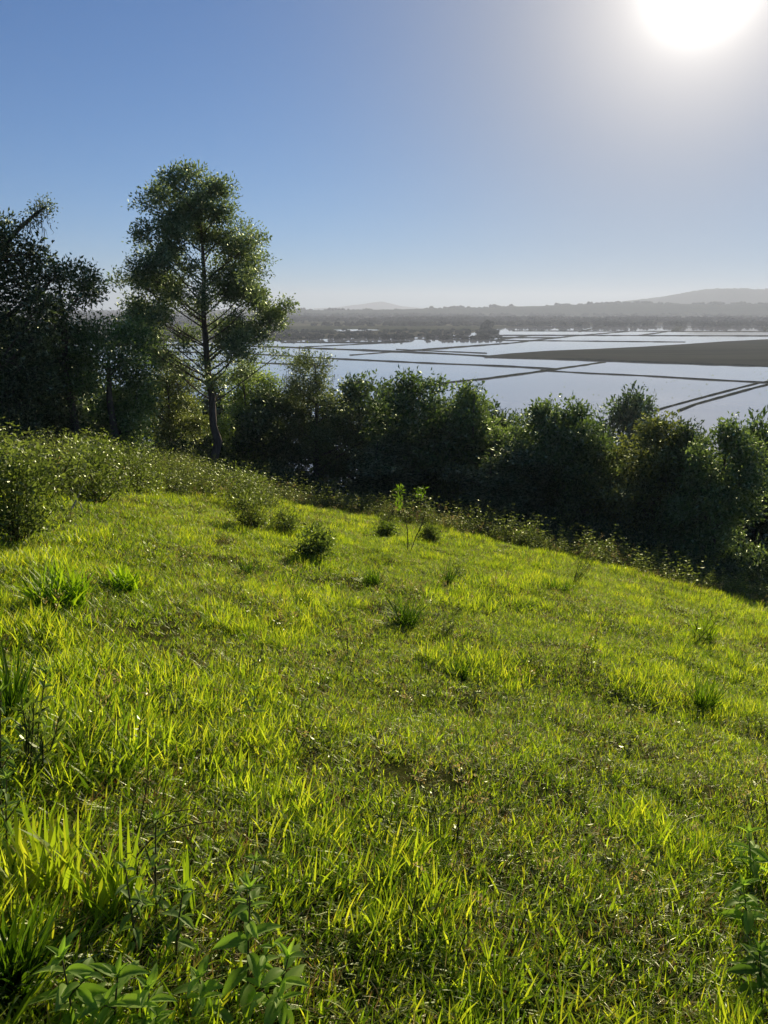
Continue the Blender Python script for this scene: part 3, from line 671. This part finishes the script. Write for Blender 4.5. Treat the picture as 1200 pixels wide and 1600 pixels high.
photo_tree('low dark shady tree at the back of the weedy bank', 95, 25.5,
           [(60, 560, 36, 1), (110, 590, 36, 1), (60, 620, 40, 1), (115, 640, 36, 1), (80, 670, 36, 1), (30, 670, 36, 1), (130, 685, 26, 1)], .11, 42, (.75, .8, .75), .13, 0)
photo_tree('thin olive-brown tree just left of the lone trunk', 268, 36,
           [(245, 575, 18, .8), (270, 565, 18, .8), (295, 575, 16, .7), (255, 600, 20, .9), (285, 600, 20, .9), (305, 600, 14, .7), (240, 620, 18, 1), (270, 625, 22, 1), (300, 630, 18, .9), (260, 660, 26, 1.2), (295, 665, 26, 1.2)], .11, 50, (1.9, 1.7, 1.1), .1, 1)
photo_tree('yellow-green leafy small tree just right of the lone trunk', 385, 35,
           [(360, 590, 18, .8), (385, 580, 16, .8), (405, 590, 18, 1), (375, 612, 22, 1), (405, 618, 20, 1), (425, 600, 12, 1), (360, 640, 24, 1), (395, 645, 24, 1), (420, 640, 16, 1), (350, 670, 22, 1), (390, 680, 26, 1)], .11, 50, (2.1, 2.2, 1.1), .1, 0)
photo_tree('tall brown-tinged tree draped in grey lichen, right of the lone tree', 495, 33,
           [(455, 575, 18, 1), (480, 562, 14, 1), (500, 572, 16, 1), (465, 600, 26, 1), (500, 600, 26, 1), (445, 625, 22, 1), (480, 640, 30, 1), (520, 630, 24, 1), (545, 645, 18, 1), (562, 665, 14, 1), (460, 670, 28, 1), (500, 680, 30, 1), (540, 685, 26, 1), (566, 690, 12, 1),
            (470, 715, 30, 1), (515, 725, 30, 1), (550, 720, 22, 1), (485, 755, 28, 1)], .10, 50, (1.35, 1.3, 1.1), .15, 3)

# generic bushy tree kinds, ten metres tall, reused with different tints and proportions
def bushy(r, wide, kind):
    wood, lf = MB(), MB()
    tpts = np.array([[0, 0, -1.5, .16], [.1, 0, 2, .14], [-.08, .1, 5, .11], [.05, -.05, 8, .06], [0, 0, 9.6, .02]]); wood.tube(tpts[:, :3], tpts[:, 3], 7)
    bl = []; lx, ly = r.normal(0, .06, 2)
    n = 30
    for k in range(n):
        z = 1.0 + 8.4 * ((k + r.uniform(0, 1)) / n) ** .85
        prof = (1 if z < 5 else math.sqrt(max(.03, 1 - ((z - 5) / 4.5) ** 2))) * (1 if kind else .85 + .25 * math.sin(z * 1.7))
        a = k * 2.4 + r.normal(0, .4); q = wide * prof * r.uniform(.3, .85)
        bl.append((q * math.cos(a) + lx * z, q * math.sin(a) + ly * z, z, r.uniform(.75, 1.3) * (1 if z < 7 else .8), 1))
    build_crown(bl, trunk_fn(tpts), .23, 62, r, k_cl=3.6, cs=.26, limb_r=.06, wood=wood, leafmb=lf, shell=.45)
    sa, sz = r.uniform(0, 6.28), r.uniform(5.5, 7.5)
    build_crown([(wide * .75 * math.cos(sa + d), wide * .75 * math.sin(sa + d), sz + e, .8, 1) for d, e in ((0, 0), (.5, .5), (3.2, -.8), (3.6, -.2))], trunk_fn(tpts), .23, 62, r, k_cl=3.6, cs=.26, wood=wood, leafmb=lf)
    print('bushy', sum(len(q) for q in lf.Q))
    return wood.mesh('trunk', [M_bark], True), lf.mesh('crown', [M_tree])
KINDS = [bushy(rng, w, k) for w, k in ((2.6, 1), (2.2, 0), (3.0, 1), (2.4, 0), (2.8, 1))]
def row_tree(label, px, ytop, R, hw, kind, colr, group=None, rz=None):
    d = ray(px, ytop); h = math.hypot(d.x, d.y); x, y = d.x / h * R, d.y / h * R; zt = at_R(px, ytop, R).z; zg = Hs(x, y)
    s = max(zt - zg, 2) / 10.3; w = hw * R / FPX / 3.0
    root = thing('tree', label, 'tree', (x, y, zg), rng.uniform(0, 6.28) if rz is None else rz, group=group, sc=(w, w, s))
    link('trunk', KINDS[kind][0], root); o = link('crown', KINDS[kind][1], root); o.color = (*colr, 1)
g_ = 'bushy trees in the hollow below the meadow'
ROW = [
    ('rounded dark tree directly behind the lichen-draped tree', 430, 600, 40, 50, 0, (.9, 1, .9)),
    ('dark tree showing a notched top behind the lichen-draped tree', 560, 572, 44, 56, 2, (.95, 1.1, .95)),
    ('full green tree with a domed top, third from the lone tree', 645, 572, 41, 60, 4, (1.15, 1.35, 1.0)),
    ('slender dark tree filling the gap beside the domed tree', 604, 592, 48, 44, 1, (.9, 1, .95)),
    ('bushy tree above the pair of bright saplings', 690, 612, 46, 44, 3, (.95, 1.1, .95)),
    ('yellowish-green tree with a loose pointed top near mid-row', 742, 592, 42, 52, 1, (1.35, 1.5, 1.05)),
    ('darker tree tucked behind the loose pointed one', 790, 625, 48, 50, 0, (.85, .95, .9)),
    ('tree with a tiny upright sprig on its flat top', 848, 612, 40, 54, 2, (1.1, 1.25, 1.0)),
    ('tall green tree left of the hazy round crown', 900, 618, 41, 50, 4, (1.15, 1.3, 1.0)),
    ('hazy round-headed tree standing farther off against the flooded field', 982, 594, 78, 46, 0, (.75, .9, .95)),
    ('low green tree below the hazy round crown', 945, 650, 39, 48, 3, (1.2, 1.35, 1.0)),
    ('olive-brown topped tree right of the hazy round crown', 1032, 640, 38, 56, 4, (1.6, 1.4, 1.0)),
    ('dark green tree under the double dike', 1085, 655, 38, 50, 1, (1.05, 1.1, .9)),
    ('shiny-leaved tree reaching up to the near flooded field', 1140, 642, 36, 50, 2, (1.3, 1.45, 1.15)),
    ('tree at the right edge of the photo, topped by upright sprigs', 1200, 632, 35, 54, 0, (1.2, 1.35, 1.05)),
    ('dark tree half outside the right edge', 1265, 640, 34, 56, 3, (1.0, 1.1, 1.0)),
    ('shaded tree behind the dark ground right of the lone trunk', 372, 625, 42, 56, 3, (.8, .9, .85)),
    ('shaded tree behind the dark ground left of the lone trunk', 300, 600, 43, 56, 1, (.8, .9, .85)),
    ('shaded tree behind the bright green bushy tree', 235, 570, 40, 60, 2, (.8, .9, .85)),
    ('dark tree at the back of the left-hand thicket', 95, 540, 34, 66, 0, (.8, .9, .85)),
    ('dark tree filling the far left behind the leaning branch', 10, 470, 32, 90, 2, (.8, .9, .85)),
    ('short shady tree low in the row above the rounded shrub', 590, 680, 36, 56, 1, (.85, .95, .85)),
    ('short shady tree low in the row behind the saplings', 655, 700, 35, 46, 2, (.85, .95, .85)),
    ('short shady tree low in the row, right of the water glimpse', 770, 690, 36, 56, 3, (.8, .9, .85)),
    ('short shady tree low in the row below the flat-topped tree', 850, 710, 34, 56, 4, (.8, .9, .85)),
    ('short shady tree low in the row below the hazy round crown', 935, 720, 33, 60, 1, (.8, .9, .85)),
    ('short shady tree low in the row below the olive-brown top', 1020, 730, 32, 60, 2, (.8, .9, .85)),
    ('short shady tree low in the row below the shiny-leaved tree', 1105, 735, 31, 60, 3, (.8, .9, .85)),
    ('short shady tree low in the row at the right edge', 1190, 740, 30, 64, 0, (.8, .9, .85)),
]
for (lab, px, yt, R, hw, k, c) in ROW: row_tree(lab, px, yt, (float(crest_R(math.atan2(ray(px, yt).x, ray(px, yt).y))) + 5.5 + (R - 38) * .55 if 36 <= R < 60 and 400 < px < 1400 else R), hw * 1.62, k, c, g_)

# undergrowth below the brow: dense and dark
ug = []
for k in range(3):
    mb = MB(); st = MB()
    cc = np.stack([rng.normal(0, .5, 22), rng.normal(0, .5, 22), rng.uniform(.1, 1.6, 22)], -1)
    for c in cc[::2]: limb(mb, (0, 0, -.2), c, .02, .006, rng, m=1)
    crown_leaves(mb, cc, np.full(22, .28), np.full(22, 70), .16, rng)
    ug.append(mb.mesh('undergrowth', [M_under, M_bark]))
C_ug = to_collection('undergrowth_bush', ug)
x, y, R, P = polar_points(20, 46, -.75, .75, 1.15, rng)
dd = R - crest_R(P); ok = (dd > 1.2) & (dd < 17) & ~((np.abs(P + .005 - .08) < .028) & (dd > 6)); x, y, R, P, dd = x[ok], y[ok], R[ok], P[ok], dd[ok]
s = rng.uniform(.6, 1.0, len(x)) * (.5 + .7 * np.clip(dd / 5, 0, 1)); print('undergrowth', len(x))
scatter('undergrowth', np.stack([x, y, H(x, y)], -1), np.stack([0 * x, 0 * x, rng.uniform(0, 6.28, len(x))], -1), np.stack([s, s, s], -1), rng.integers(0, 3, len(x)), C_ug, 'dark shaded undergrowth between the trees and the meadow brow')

# ------------------------------------------------------------------ far trees
def lump(r, n=9):
    me = bpy.data.meshes.new('far_tree'); V, F = [], []
    import bmesh
    bm = bmesh.new()
    for k in range(n):
        c = Vector((r.normal(0, .28), r.normal(0, .28), r.uniform(.25, .8))); s = r.uniform(.18, .34)
        res = bmesh.ops.create_icosphere(bm, subdivisions=1, radius=s)
        for v in res['verts']: v.co = v.co * (1 + r.normal(0, .16)) + c
    res = bmesh.ops.create_cone(bm, cap_ends=True, segments=5, radius1=.05, radius2=.03, depth=.5)
    for v in res['verts']: v.co.z += .2
    bm.to_mesh(me); bm.free(); me.materials.append(M_far); return me
lumps = [lump(rng) for _ in range(5)]
C_far = to_collection('far_tree', lumps)
X, Y, Z, S = [], [], [], []
def band(px0, px1, py0, py1, n, hmin, hmax, patch=0, zoff=1.2, sharp=.5):
    px = rng.uniform(px0, px1, n * 3); py = py0 + (py1 - py0) * rng.uniform(0, 1, n * 3)
    ok = fbm(px / 45, py / 2.5, patch) > sharp; px, py = px[ok][:n], py[ok][:n]
    for a, b in zip(px, py):
        p = at_z(a, b, WATER_Z + zoff); X.append(p.x); Y.append(p.y); Z.append(p.z - .8); S.append(rng.uniform(hmin, hmax))
band(-100, 780, 516, 530, 900, 2, 4.5, 1, .6, .45)        # scrub near the left shore
band(-100, 1300, 503, 510, 1100, 4, 8, 2, .8, .42)
band(-100, 1300, 494, 503, 1600, 5, 10, 3, 1.2, .45)
band(-100, 1300, 489, 495, 1500, 7, 13, 4, 1.6, .35)
band(-200, 1400, 487, 490, 1500, 9, 16, 6, 2, .2)
band(600, 1400, 500, 504.2, 500, 6, 11, 8, .8, .3)
# ragged tree line on top of the long rise
for a in rng.uniform(-200, 1400, 1100):
    prof = [(-700, 489), (60, 489), (160, 490), (300, 487), (455, 484.5), (530, 485), (620, 483.5), (700, 482), (850, 478.5), (960, 474), (1000, 473.5), (1100, 476), (1300, 474), (2000, 480)]
    yy = np.interp(a, [p[0] for p in prof], [p[1] for p in prof]) + rng.uniform(0, 3)
    p = at_R(a, yy + .8, 3300 + rng.uniform(-60, 60)); X.append(p.x); Y.append(p.y); Z.append(p.z - 4); S.append(rng.uniform(8, 15) * (.6 + .8 * float(vnoise(a / 14, 0, 91))))
for a in rng.uniform(960, 1400, 420):
    prof = [(900, 481), (960, 474), (990, 469.5), (1030, 465), (1060, 460), (1090, 454), (1120, 451.5), (1150, 451), (1200, 452), (1300, 451), (1500, 458)]
    yy = np.interp(a, [p[0] for p in prof], [p[1] for p in prof]) + rng.uniform(0, 2)
    p = at_R(a, yy + 1, 5200 + rng.uniform(-60, 60)); X.append(p.x); Y.append(p.y); Z.append(p.z - 6); S.append(rng.uniform(9, 17))
X, Y, Z, S = map(np.array, (X, Y, Z, S)); n = len(X)
scatter('far_woodland', np.stack([X, Y, Z], -1), np.stack([0 * X, 0 * X, rng.uniform(0, 6.28, n)], -1), np.stack([S * 1.25, S * 1.25, S], -1), rng.integers(0, 5, n), C_far, 'distant woods and scrub fading into the haze')
for (px, py, hpx, wpx, lab) in ((762, 516, 15, 16, 'dark spreading tree clump on the point of the far bank'), (891, 489, 9, 7, 'tall tree poking above the distant skyline woods'), (757, 519, 8, 12, 'low bush at the foot of the far bank tree clump')):
    p = at_z(px, py, WATER_Z + .6); sc_ = p.length / FPX
    r0 = thing('far_bank_tree', lab, 'tree', p, sc=(wpx * sc_, wpx * sc_, hpx * sc_)); link('crown', lumps[rng.integers(0, 5)], r0)
# rice tufts and debris standing in the near paddies
mb = MB()
for k in range(420):
    a, b = rng.uniform(640, 1200), rng.uniform(575, 650) if rng.uniform() < .7 else rng.uniform(520, 560)
    if fbm(a / 60, b / 12, 95) < .52: continue
    p = at_z(a, b, WATER_Z); q = np.array([[p.x, p.y, p.z - .1]]); blades(mb, 5, .35, (.25, .6), (.08, .16), (.1, .7), rng, origin=q)
o = link('paddy_sprouts', mb.mesh('paddy_sprouts', [M_weed])); o['kind'] = 'stuff'; o['label'] = 'dark sprouts dotting the flooded fields'

# ------------------------------------------------------------------ shrubs and tussocks that stand out in the meadow
def bush(label, px, py, w, h, colr=(1, 1, 1), cat='shrub', name='shrub', dens=1.0, L=.055, mat=None, group=None):
    """w,h in photo pixels"""
    b = on_ground(px, py); m = math.hypot(b.x, b.y) / FPX; W_, H_ = w * m, h * m
    root = thing(name, label, cat, b, group=group)
    st, lf = MB(), MB(); n = 34
    cc = np.stack([rng.normal(0, W_ * .24, n), rng.normal(0, W_ * .24, n), H_ * rng.uniform(.03, .95, n) ** 1.3], -1)
    for c in cc: limb(st, (rng.normal(0, W_ * .05), rng.normal(0, W_ * .05), -.04), c, .009, .003, rng, .0)
    crown_leaves(lf, cc, np.full(n, min(W_, H_) * .13), np.full(n, 34 * dens), L, rng, up=.5)
    link('stems', st.mesh('stems', [M_stem]), root); o = link('leaves', lf.mesh('leaves', [mat or M_weed]), root); o.color = (*colr, 1)
    return root
bush('rounded dense green shrub on the brow right of the lichen tree', 562, 797, 52, 52, (.8, .9, .7), dens=2.2, L=.06)
bush('leafy shrub with loose top just left of the rounded shrub', 510, 785, 56, 58, (.75, .9, .7), dens=1.2, L=.07)
bush('broad leafy shrub at the foot of the lone trunk', 375, 800, 90, 66, (.9, .95, .8), dens=1.6)
bush('grey-green shrub below the lone trunk shrub', 395, 828, 60, 52, (1, 1, .95), dens=1.3)
bush('small erect weed clump, left of the dark knee-high bush', 448, 833, 46, 38, (.9, .95, .8))
bush('dark knee-high bush standing alone in the upper meadow', 490, 874, 62, 50, (.85, .95, .8), dens=1.5)
bush('low leafy clump below the saplings', 605, 840, 34, 22, (1.1, 1.2, .8))
bush('small rounded weed right of the sapling stems', 672, 846, 26, 24, (.9, .95, .8))
bush('upright green weed clump on the brow at mid-slope', 818, 856, 30, 28, (1.1, 1.25, .8))
bush('fine leafy shrub on the brow above the leaning plant', 918, 866, 46, 26, (1, 1.1, .8), dens=1.3)
bush('low bright shrub on the brow, right of the leaning plant', 962, 880, 52, 26, (1, 1.15, .8), dens=1.4)
bush('broad-leaved shrub at the end of the brow scrub', 1012, 884, 46, 30, (1.0, 1.2, .85), dens=1.3)
bush('tiny bright clump where the brow meets the dark hollow', 1138, 916, 40, 18, (1.2, 1.4, .8))
bush('large weedy bush at the left edge of the bank', 30, 850, 120, 150, (.9, .95, .9), dens=3.2, L=.06)
bush('tall weedy bush beside the left-edge one', 150, 790, 110, 92, (.95, 1, .85), dens=3.0, L=.06)
bush('feathery bush on the bank below the bright green tree', 215, 770, 90, 80, (1, 1.05, .85), dens=2.6, L=.055)
bush('whitish-leaved shrub under the big dark tree', 25, 712, 60, 40, (2.2, 2.1, 2.2), dens=1.2, L=.07)

def tussock(label, px, py, w, h, tint=(0, .55), n=110, wd=(.006, .012), lean=(.05, .9), colr=(1, 1, 1), rust=0, name='grass_tussock', bend=.5):
    b = on_ground(px, py); m = math.hypot(b.x, b.y) / FPX
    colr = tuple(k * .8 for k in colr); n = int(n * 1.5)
    mb = MB(); blades(mb, n, w * m * .24, (h * m * .5, h * m * 1.2), wd, lean, rng, tint, seg=4, bend=bend)
    if rust: blades(mb, rust, w * m * .2, (h * m * .3, h * m * .8), (.003, .006), (.2, 1.2), rng, m=1, seg=3)
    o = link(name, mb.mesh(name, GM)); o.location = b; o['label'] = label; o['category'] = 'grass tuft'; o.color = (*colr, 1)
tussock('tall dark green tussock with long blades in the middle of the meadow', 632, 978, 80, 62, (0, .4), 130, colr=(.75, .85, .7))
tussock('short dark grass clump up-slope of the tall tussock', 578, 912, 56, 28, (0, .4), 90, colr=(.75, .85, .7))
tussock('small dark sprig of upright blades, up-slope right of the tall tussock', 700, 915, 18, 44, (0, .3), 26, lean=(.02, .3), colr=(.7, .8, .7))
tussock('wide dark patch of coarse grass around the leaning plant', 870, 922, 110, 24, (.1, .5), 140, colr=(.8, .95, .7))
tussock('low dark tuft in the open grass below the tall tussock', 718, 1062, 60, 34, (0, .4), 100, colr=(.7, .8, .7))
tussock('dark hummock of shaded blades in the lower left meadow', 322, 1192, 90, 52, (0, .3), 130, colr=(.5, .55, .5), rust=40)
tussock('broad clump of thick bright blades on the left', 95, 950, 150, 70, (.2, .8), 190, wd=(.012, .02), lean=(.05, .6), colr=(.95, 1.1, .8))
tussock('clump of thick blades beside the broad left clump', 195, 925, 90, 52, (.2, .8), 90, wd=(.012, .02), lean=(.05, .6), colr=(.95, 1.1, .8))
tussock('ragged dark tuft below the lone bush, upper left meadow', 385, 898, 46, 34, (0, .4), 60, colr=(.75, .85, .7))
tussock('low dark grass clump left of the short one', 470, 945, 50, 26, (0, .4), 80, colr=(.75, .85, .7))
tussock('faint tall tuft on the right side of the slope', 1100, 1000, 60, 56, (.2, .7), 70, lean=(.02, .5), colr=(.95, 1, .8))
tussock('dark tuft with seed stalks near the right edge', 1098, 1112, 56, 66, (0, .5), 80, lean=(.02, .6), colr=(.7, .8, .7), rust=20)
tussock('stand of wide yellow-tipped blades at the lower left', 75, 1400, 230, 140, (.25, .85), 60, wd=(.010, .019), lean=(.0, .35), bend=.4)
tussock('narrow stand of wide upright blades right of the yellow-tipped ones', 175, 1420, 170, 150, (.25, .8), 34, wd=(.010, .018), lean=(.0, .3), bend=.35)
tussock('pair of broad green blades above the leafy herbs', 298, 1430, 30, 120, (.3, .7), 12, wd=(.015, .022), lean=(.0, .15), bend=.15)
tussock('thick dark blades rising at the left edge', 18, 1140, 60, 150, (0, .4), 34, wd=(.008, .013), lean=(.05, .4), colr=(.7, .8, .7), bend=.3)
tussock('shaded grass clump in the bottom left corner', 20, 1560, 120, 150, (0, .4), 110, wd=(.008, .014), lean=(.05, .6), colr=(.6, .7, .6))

# leaning spiky plant on the brow and thin saplings
def spiky(label, px, py, h, lean=.5, n=7, colr=(1, 1.1, .8), name='spiky_plant'):
    b = on_ground(px, py); m = math.hypot(b.x, b.y) / FPX; Hh = h * m
    root = thing(name, label, 'plant', b); st, lf = MB(), MB()
    for k in range(n):
        tip = np.array([Hh * rng.uniform(.05, lean + .3), rng.normal(0, Hh * .2), Hh * rng.uniform(.6, 1.05)])
        pts = limb(st, (rng.normal(0, .03), 0, -.03), tip, .006, .002, rng, .08)
        t = rng.uniform(.2, 1, 26); P = np.stack([np.interp(t, np.linspace(0, 1, 5), pts[:, j]) for j in range(3)], -1)
        V, Q = leaf_quads(P, (tip / Hh) + rng.normal(0, .45, (26, 3)), .07, .012, rng); lf.add(V, Q, rng.uniform(.2, .8, 26))
    link('stems', st.mesh('stems', [M_stem]), root); o = link('leaves', lf.mesh('leaves', [M_weed]), root); o.color = (*colr, 1)
spiky('spiky plant leaning right among coarse grass near the brow', 893, 915, 72)
spiky('thin stalky plant leaning right on the open right slope', 1085, 1010, 56, .6, 4, (.9, 1, .7))
spiky('dark wiry shoots rising at the left edge of the lower meadow', 45, 1220, 150, .35, 5, (.7, .8, .7))

def sapling(label, pts_px, tufts, L=.085):
    b = on_ground(*pts_px[0]); R = math.hypot(b.x, b.y); root = thing('sapling', label, 'sapling', b)
    pts = np.array([np.array(at_R(px, py, R) - b) for px, py in pts_px]); pts[0, 2] -= .05
    st = MB(); st.tube(pts, np.linspace(.008, .004, len(pts)), 5); link('stem', st.mesh('stem', [M_darkstem]), root)
    lf = MB()
    for (px, py, rp, n) in tufts:
        c = np.array(at_R(px, py, R) - b); P = c + rng.normal(0, rp * R / FPX * .4, (n, 3)); V, Q = leaf_quads(P, rng.normal(0, .7, (n, 3)) + [0, 0, .8], rng.uniform(.7, 1.2, n) * L, L * .28, rng); lf.add(V, Q, rng.uniform(0, 1, n))
    o = link('leaves', lf.mesh('leaves', [M_sap]), root)
sapling('straight thin sapling with bright leaf tufts in two tiers', [(637, 862), (637, 830), (632, 805), (627, 785), (625, 768)], [(625, 767, 9, 24), (624, 778, 7, 14), (622, 790, 6, 12), (626, 795, 4, 6)])
sapling('bent thin sapling ending in a single bright leafy head', [(640, 862), (650, 838), (660, 818), (665, 800), (663, 786), (657, 776)], [(656, 772, 10, 34), (658, 766, 7, 16)])

# ------------------------------------------------------------------ foreground leafy herbs, each leaf its own part
def herb_leaf(r, L=1.0, W=.34):
    u = np.linspace(0, 1, 8); wv = np.sin(np.pi * np.clip(u, 0, 1) ** .8) ** .8; wv[0] = .08; wv[-1] = .01
    droop = r.uniform(.2, .6); curl = r.uniform(-.25, .1); side = r.normal(0, .05)
    V = []
    for a, b in zip(u, wv):
        for s in (-1, -.5, 0, .5, 1):
            V.append((L * a * math.cos(droop * a) + 0, s * W * .5 * b + side * a * a, -L * droop * a * a + abs(s) * W * .5 * b * (.45 - curl) + .012 * math.sin(a * 22 + s * 3) * b))
    Q = [(k * 5 + j, (k + 1) * 5 + j, (k + 1) * 5 + j + 1, k * 5 + j + 1) for k in range(7) for j in range(4)]
    return make_mesh('leaf', V, Q, [M_herb], np.full(len(Q), r.uniform(.2, .9)), smooth=True)
LEAF = [herb_leaf(rng, 1, w) for w in (.30, .34, .38, .42, .33, .36)]
def herb(label, px, py, h_px, nodes=6, leaf=.085, lean=0.0, az=0, colr=(1, 1, 1), tip=True, nbr=0, group='leafy herbs in the foreground grass'):
    b = on_ground(px, py); m = b.length / FPX * 1.1; Hh = h_px * m
    root = thing('leafy_herb', label, 'plant', b, group=group)
    st = MB(); t = np.linspace(0, 1, 7)[:, None]
    top = np.array([math.cos(az) * lean * Hh, math.sin(az) * lean * Hh, Hh]); pts = np.array([0, 0, -.03]) * (1 - t) + top * t; pts[:, :2] *= t ** .5
    st.tube(pts, np.linspace(.0042, .002, 7), 5); stem = link('stem', st.mesh('stem', [M_stem], True), root)
    a0 = rng.uniform(0, 3.14)
    for k in range(nodes):
        f = .25 + .75 * k / (nodes - 1); p = np.array([np.interp(f, t[:, 0], pts[:, j]) for j in range(3)])
        s = leaf * (1.15 - .55 * max(0, f - .5) * 2 * .8) * rng.uniform(.85, 1.15)
        reps = 2
        for q in range(reps):
            a = a0 + k * 1.571 + q * math.pi + rng.normal(0, .2); el = -.15 + .75 * f ** 2 + rng.normal(0, .15)
            o = link('leaf', LEAF[rng.integers(0, 6)], root); o.location = p; o.rotation_euler = (rng.normal(0, .25), -el, a); o.scale = (s, s, s); o.color = (*colr, 1)
    for b_ in range(nbr + 2):
        f = rng.uniform(.2, .6); p = np.array([np.interp(f, t[:, 0], pts[:, j]) for j in range(3)]); a = rng.uniform(0, 6.28); ln_ = Hh * rng.uniform(.3, .5)
        q1 = p + np.array([math.cos(a) * .6, math.sin(a) * .6, .75]) * ln_; sb = MB(); sb.tube(np.linspace(p, q1, 4), np.linspace(.003, .0015, 4), 5); link('side_stem', sb.mesh('side_stem', [M_stem], True), root)
        for k in range(3):
            pp = p + (q1 - p) * (.45 + .27 * k)
            for q in range(2):
                o = link('leaf', LEAF[rng.integers(0, 6)], root); s = leaf * rng.uniform(.55, .9) * (1 - .12 * k); o.location = pp; o.rotation_euler = (rng.normal(0, .25), -.1 - .3 * k, a + k * 1.571 + q * math.pi + rng.normal(0, .2)); o.scale = (s, s, s); o.color = (*colr, 1)
    if tip:
        for q in range(4):
            o = link('leaf', LEAF[rng.integers(0, 6)], root); o.location = top; o.rotation_euler = (0, -1.05 - rng.uniform(0, .3), a0 + q * 1.57); s = leaf * .55; o.scale = (s, s * .8, s); o.color = (*colr, 1)
G1, G2 = (1.5, 1.55, 1.2), (1.25, 1.25, 1.4)
herb('tall pointed-leaf herb with a crowned tip, above the bottom edge right of centre-left', 388, 1575, 205, 7, .085, .12, 1.2, G1)
herb('tight herb with long drooping leaves at the bottom, below the crowned one', 430, 1600, 130, 6, .095, .2, .2, G1)
herb('spreading herb rosette with big upturned leaves in the bottom left corner', 118, 1612, 128, 6, .10, .1, 2.5, G1)
herb('broad pale-leaved herb right of the corner rosette', 178, 1615, 100, 5, .10, .15, .6, G1)
herb('low herb with a single upright leaf between the corner rosette and the crowned herb', 238, 1622, 90, 5, .085, .1, 1.8, G1)
herb('dusty grey-green herb behind the corner rosette', 215, 1500, 150, 6, .055, .12, 2.2, G2)
herb('dusty grey-green herb leaning towards the crowned one', 275, 1515, 135, 6, .06, .15, .3, G2)
herb('dull herb with small leaves at the left, behind the dusty pair', 245, 1440, 165, 6, .045, .15, 1.4, G2)
herb('faded herb half hidden in blades above the crowned herb', 385, 1445, 110, 5, .06, .2, .6, G2)
herb('drooping pale herb at the left edge of the meadow', 58, 1190, 130, 6, .065, .2, .5, G2)
herb('dull green herb cut by the left edge', 5, 1260, 170, 7, .065, .1, .4, G2)
herb('second dull herb low at the left edge', 12, 1345, 130, 6, .06, .1, .4, G2)
herb('small pale herb amid the grass, right of the dark hummock', 392, 1140, 60, 4, .06, .2, .8, G2)
herb('leafy herb at the right edge, highest of those there', 1172, 1375, 75, 6, .10, .15, 3.2, G1)
herb('leafy herb at the right edge, in the middle of those there', 1168, 1460, 75, 6, .095, .2, 3.0, G1)
herb('dark leafy herb low at the right edge', 1190, 1565, 80, 6, .10, .15, 2.8, (.7, .8, .7))
herb('wide-leaved herb creeping low beside the crowned herb', 330, 1600, 80, 5, .085, .2, 3.0, G1)

# dry bare twigs
def twig(label, px, py, pts, rad_=.004, name='twig', mat=None):
    b = on_ground(px, py); R = math.hypot(b.x, b.y)
    mb = MB()
    for line in pts:
        P = np.array([np.array(at_R(a, c, R) - b) for a, c in line]); P[:, 1] += np.linspace(0, .1, len(P)); mb.tube(P, np.linspace(rad_, rad_ * .4, len(P)), 5)
    o = link(name, mb.mesh(name, [mat or M_darkstem])); o.location = b; o['label'] = label; o['category'] = 'twig'
twig('thin dark arching twig with side shoots over the lower left grass', 222, 1400, [[(222, 1400), (205, 1340), (220, 1305), (260, 1292), (300, 1294)], [(207, 1345), (235, 1318), (280, 1312), (330, 1314)], [(200, 1400), (212, 1300), (219, 1250), (217, 1215)]], .003)
twig('pale forked dead branch lying in the weeds on the bank', 118, 800, [[(100, 806), (112, 795), (125, 762)], [(112, 795), (118, 778), (105, 768)], [(130, 802), (124, 790), (112, 782)]], .009, mat=M_pale)

# ------------------------------------------------------------------ haze box
s = 9200; z0, z1 = -30.6, 150
V = [(-s, -s, z0), (s, -s, z0), (s, s, z0), (-s, s, z0), (-s, -s, z1), (s, -s, z1), (s, s, z1), (-s, s, z1)]
F = [(0, 3, 2, 1), (4, 5, 6, 7), (0, 1, 5, 4), (1, 2, 6, 5), (2, 3, 7, 6), (3, 0, 4, 7)]
me = bpy.data.meshes.new('haze'); me.from_pydata(V, [], F); me.update()
hm, nt, ln = newmat('haze_air'); pv = nt.new('ShaderNodeVolumePrincipled'); pv.inputs['Color'].default_value = (.71, .765, .85, 1); pv.inputs['Density'].default_value = .0002; pv.inputs['Anisotropy'].default_value = .25
ou = nt.new('ShaderNodeOutputMaterial'); ln.new(pv.outputs[0], ou.inputs['Volume']); me.materials.append(hm)
hz = link('haze', me); hz['kind'] = 'stuff'; hz['label'] = 'thin pale haze over the valley'
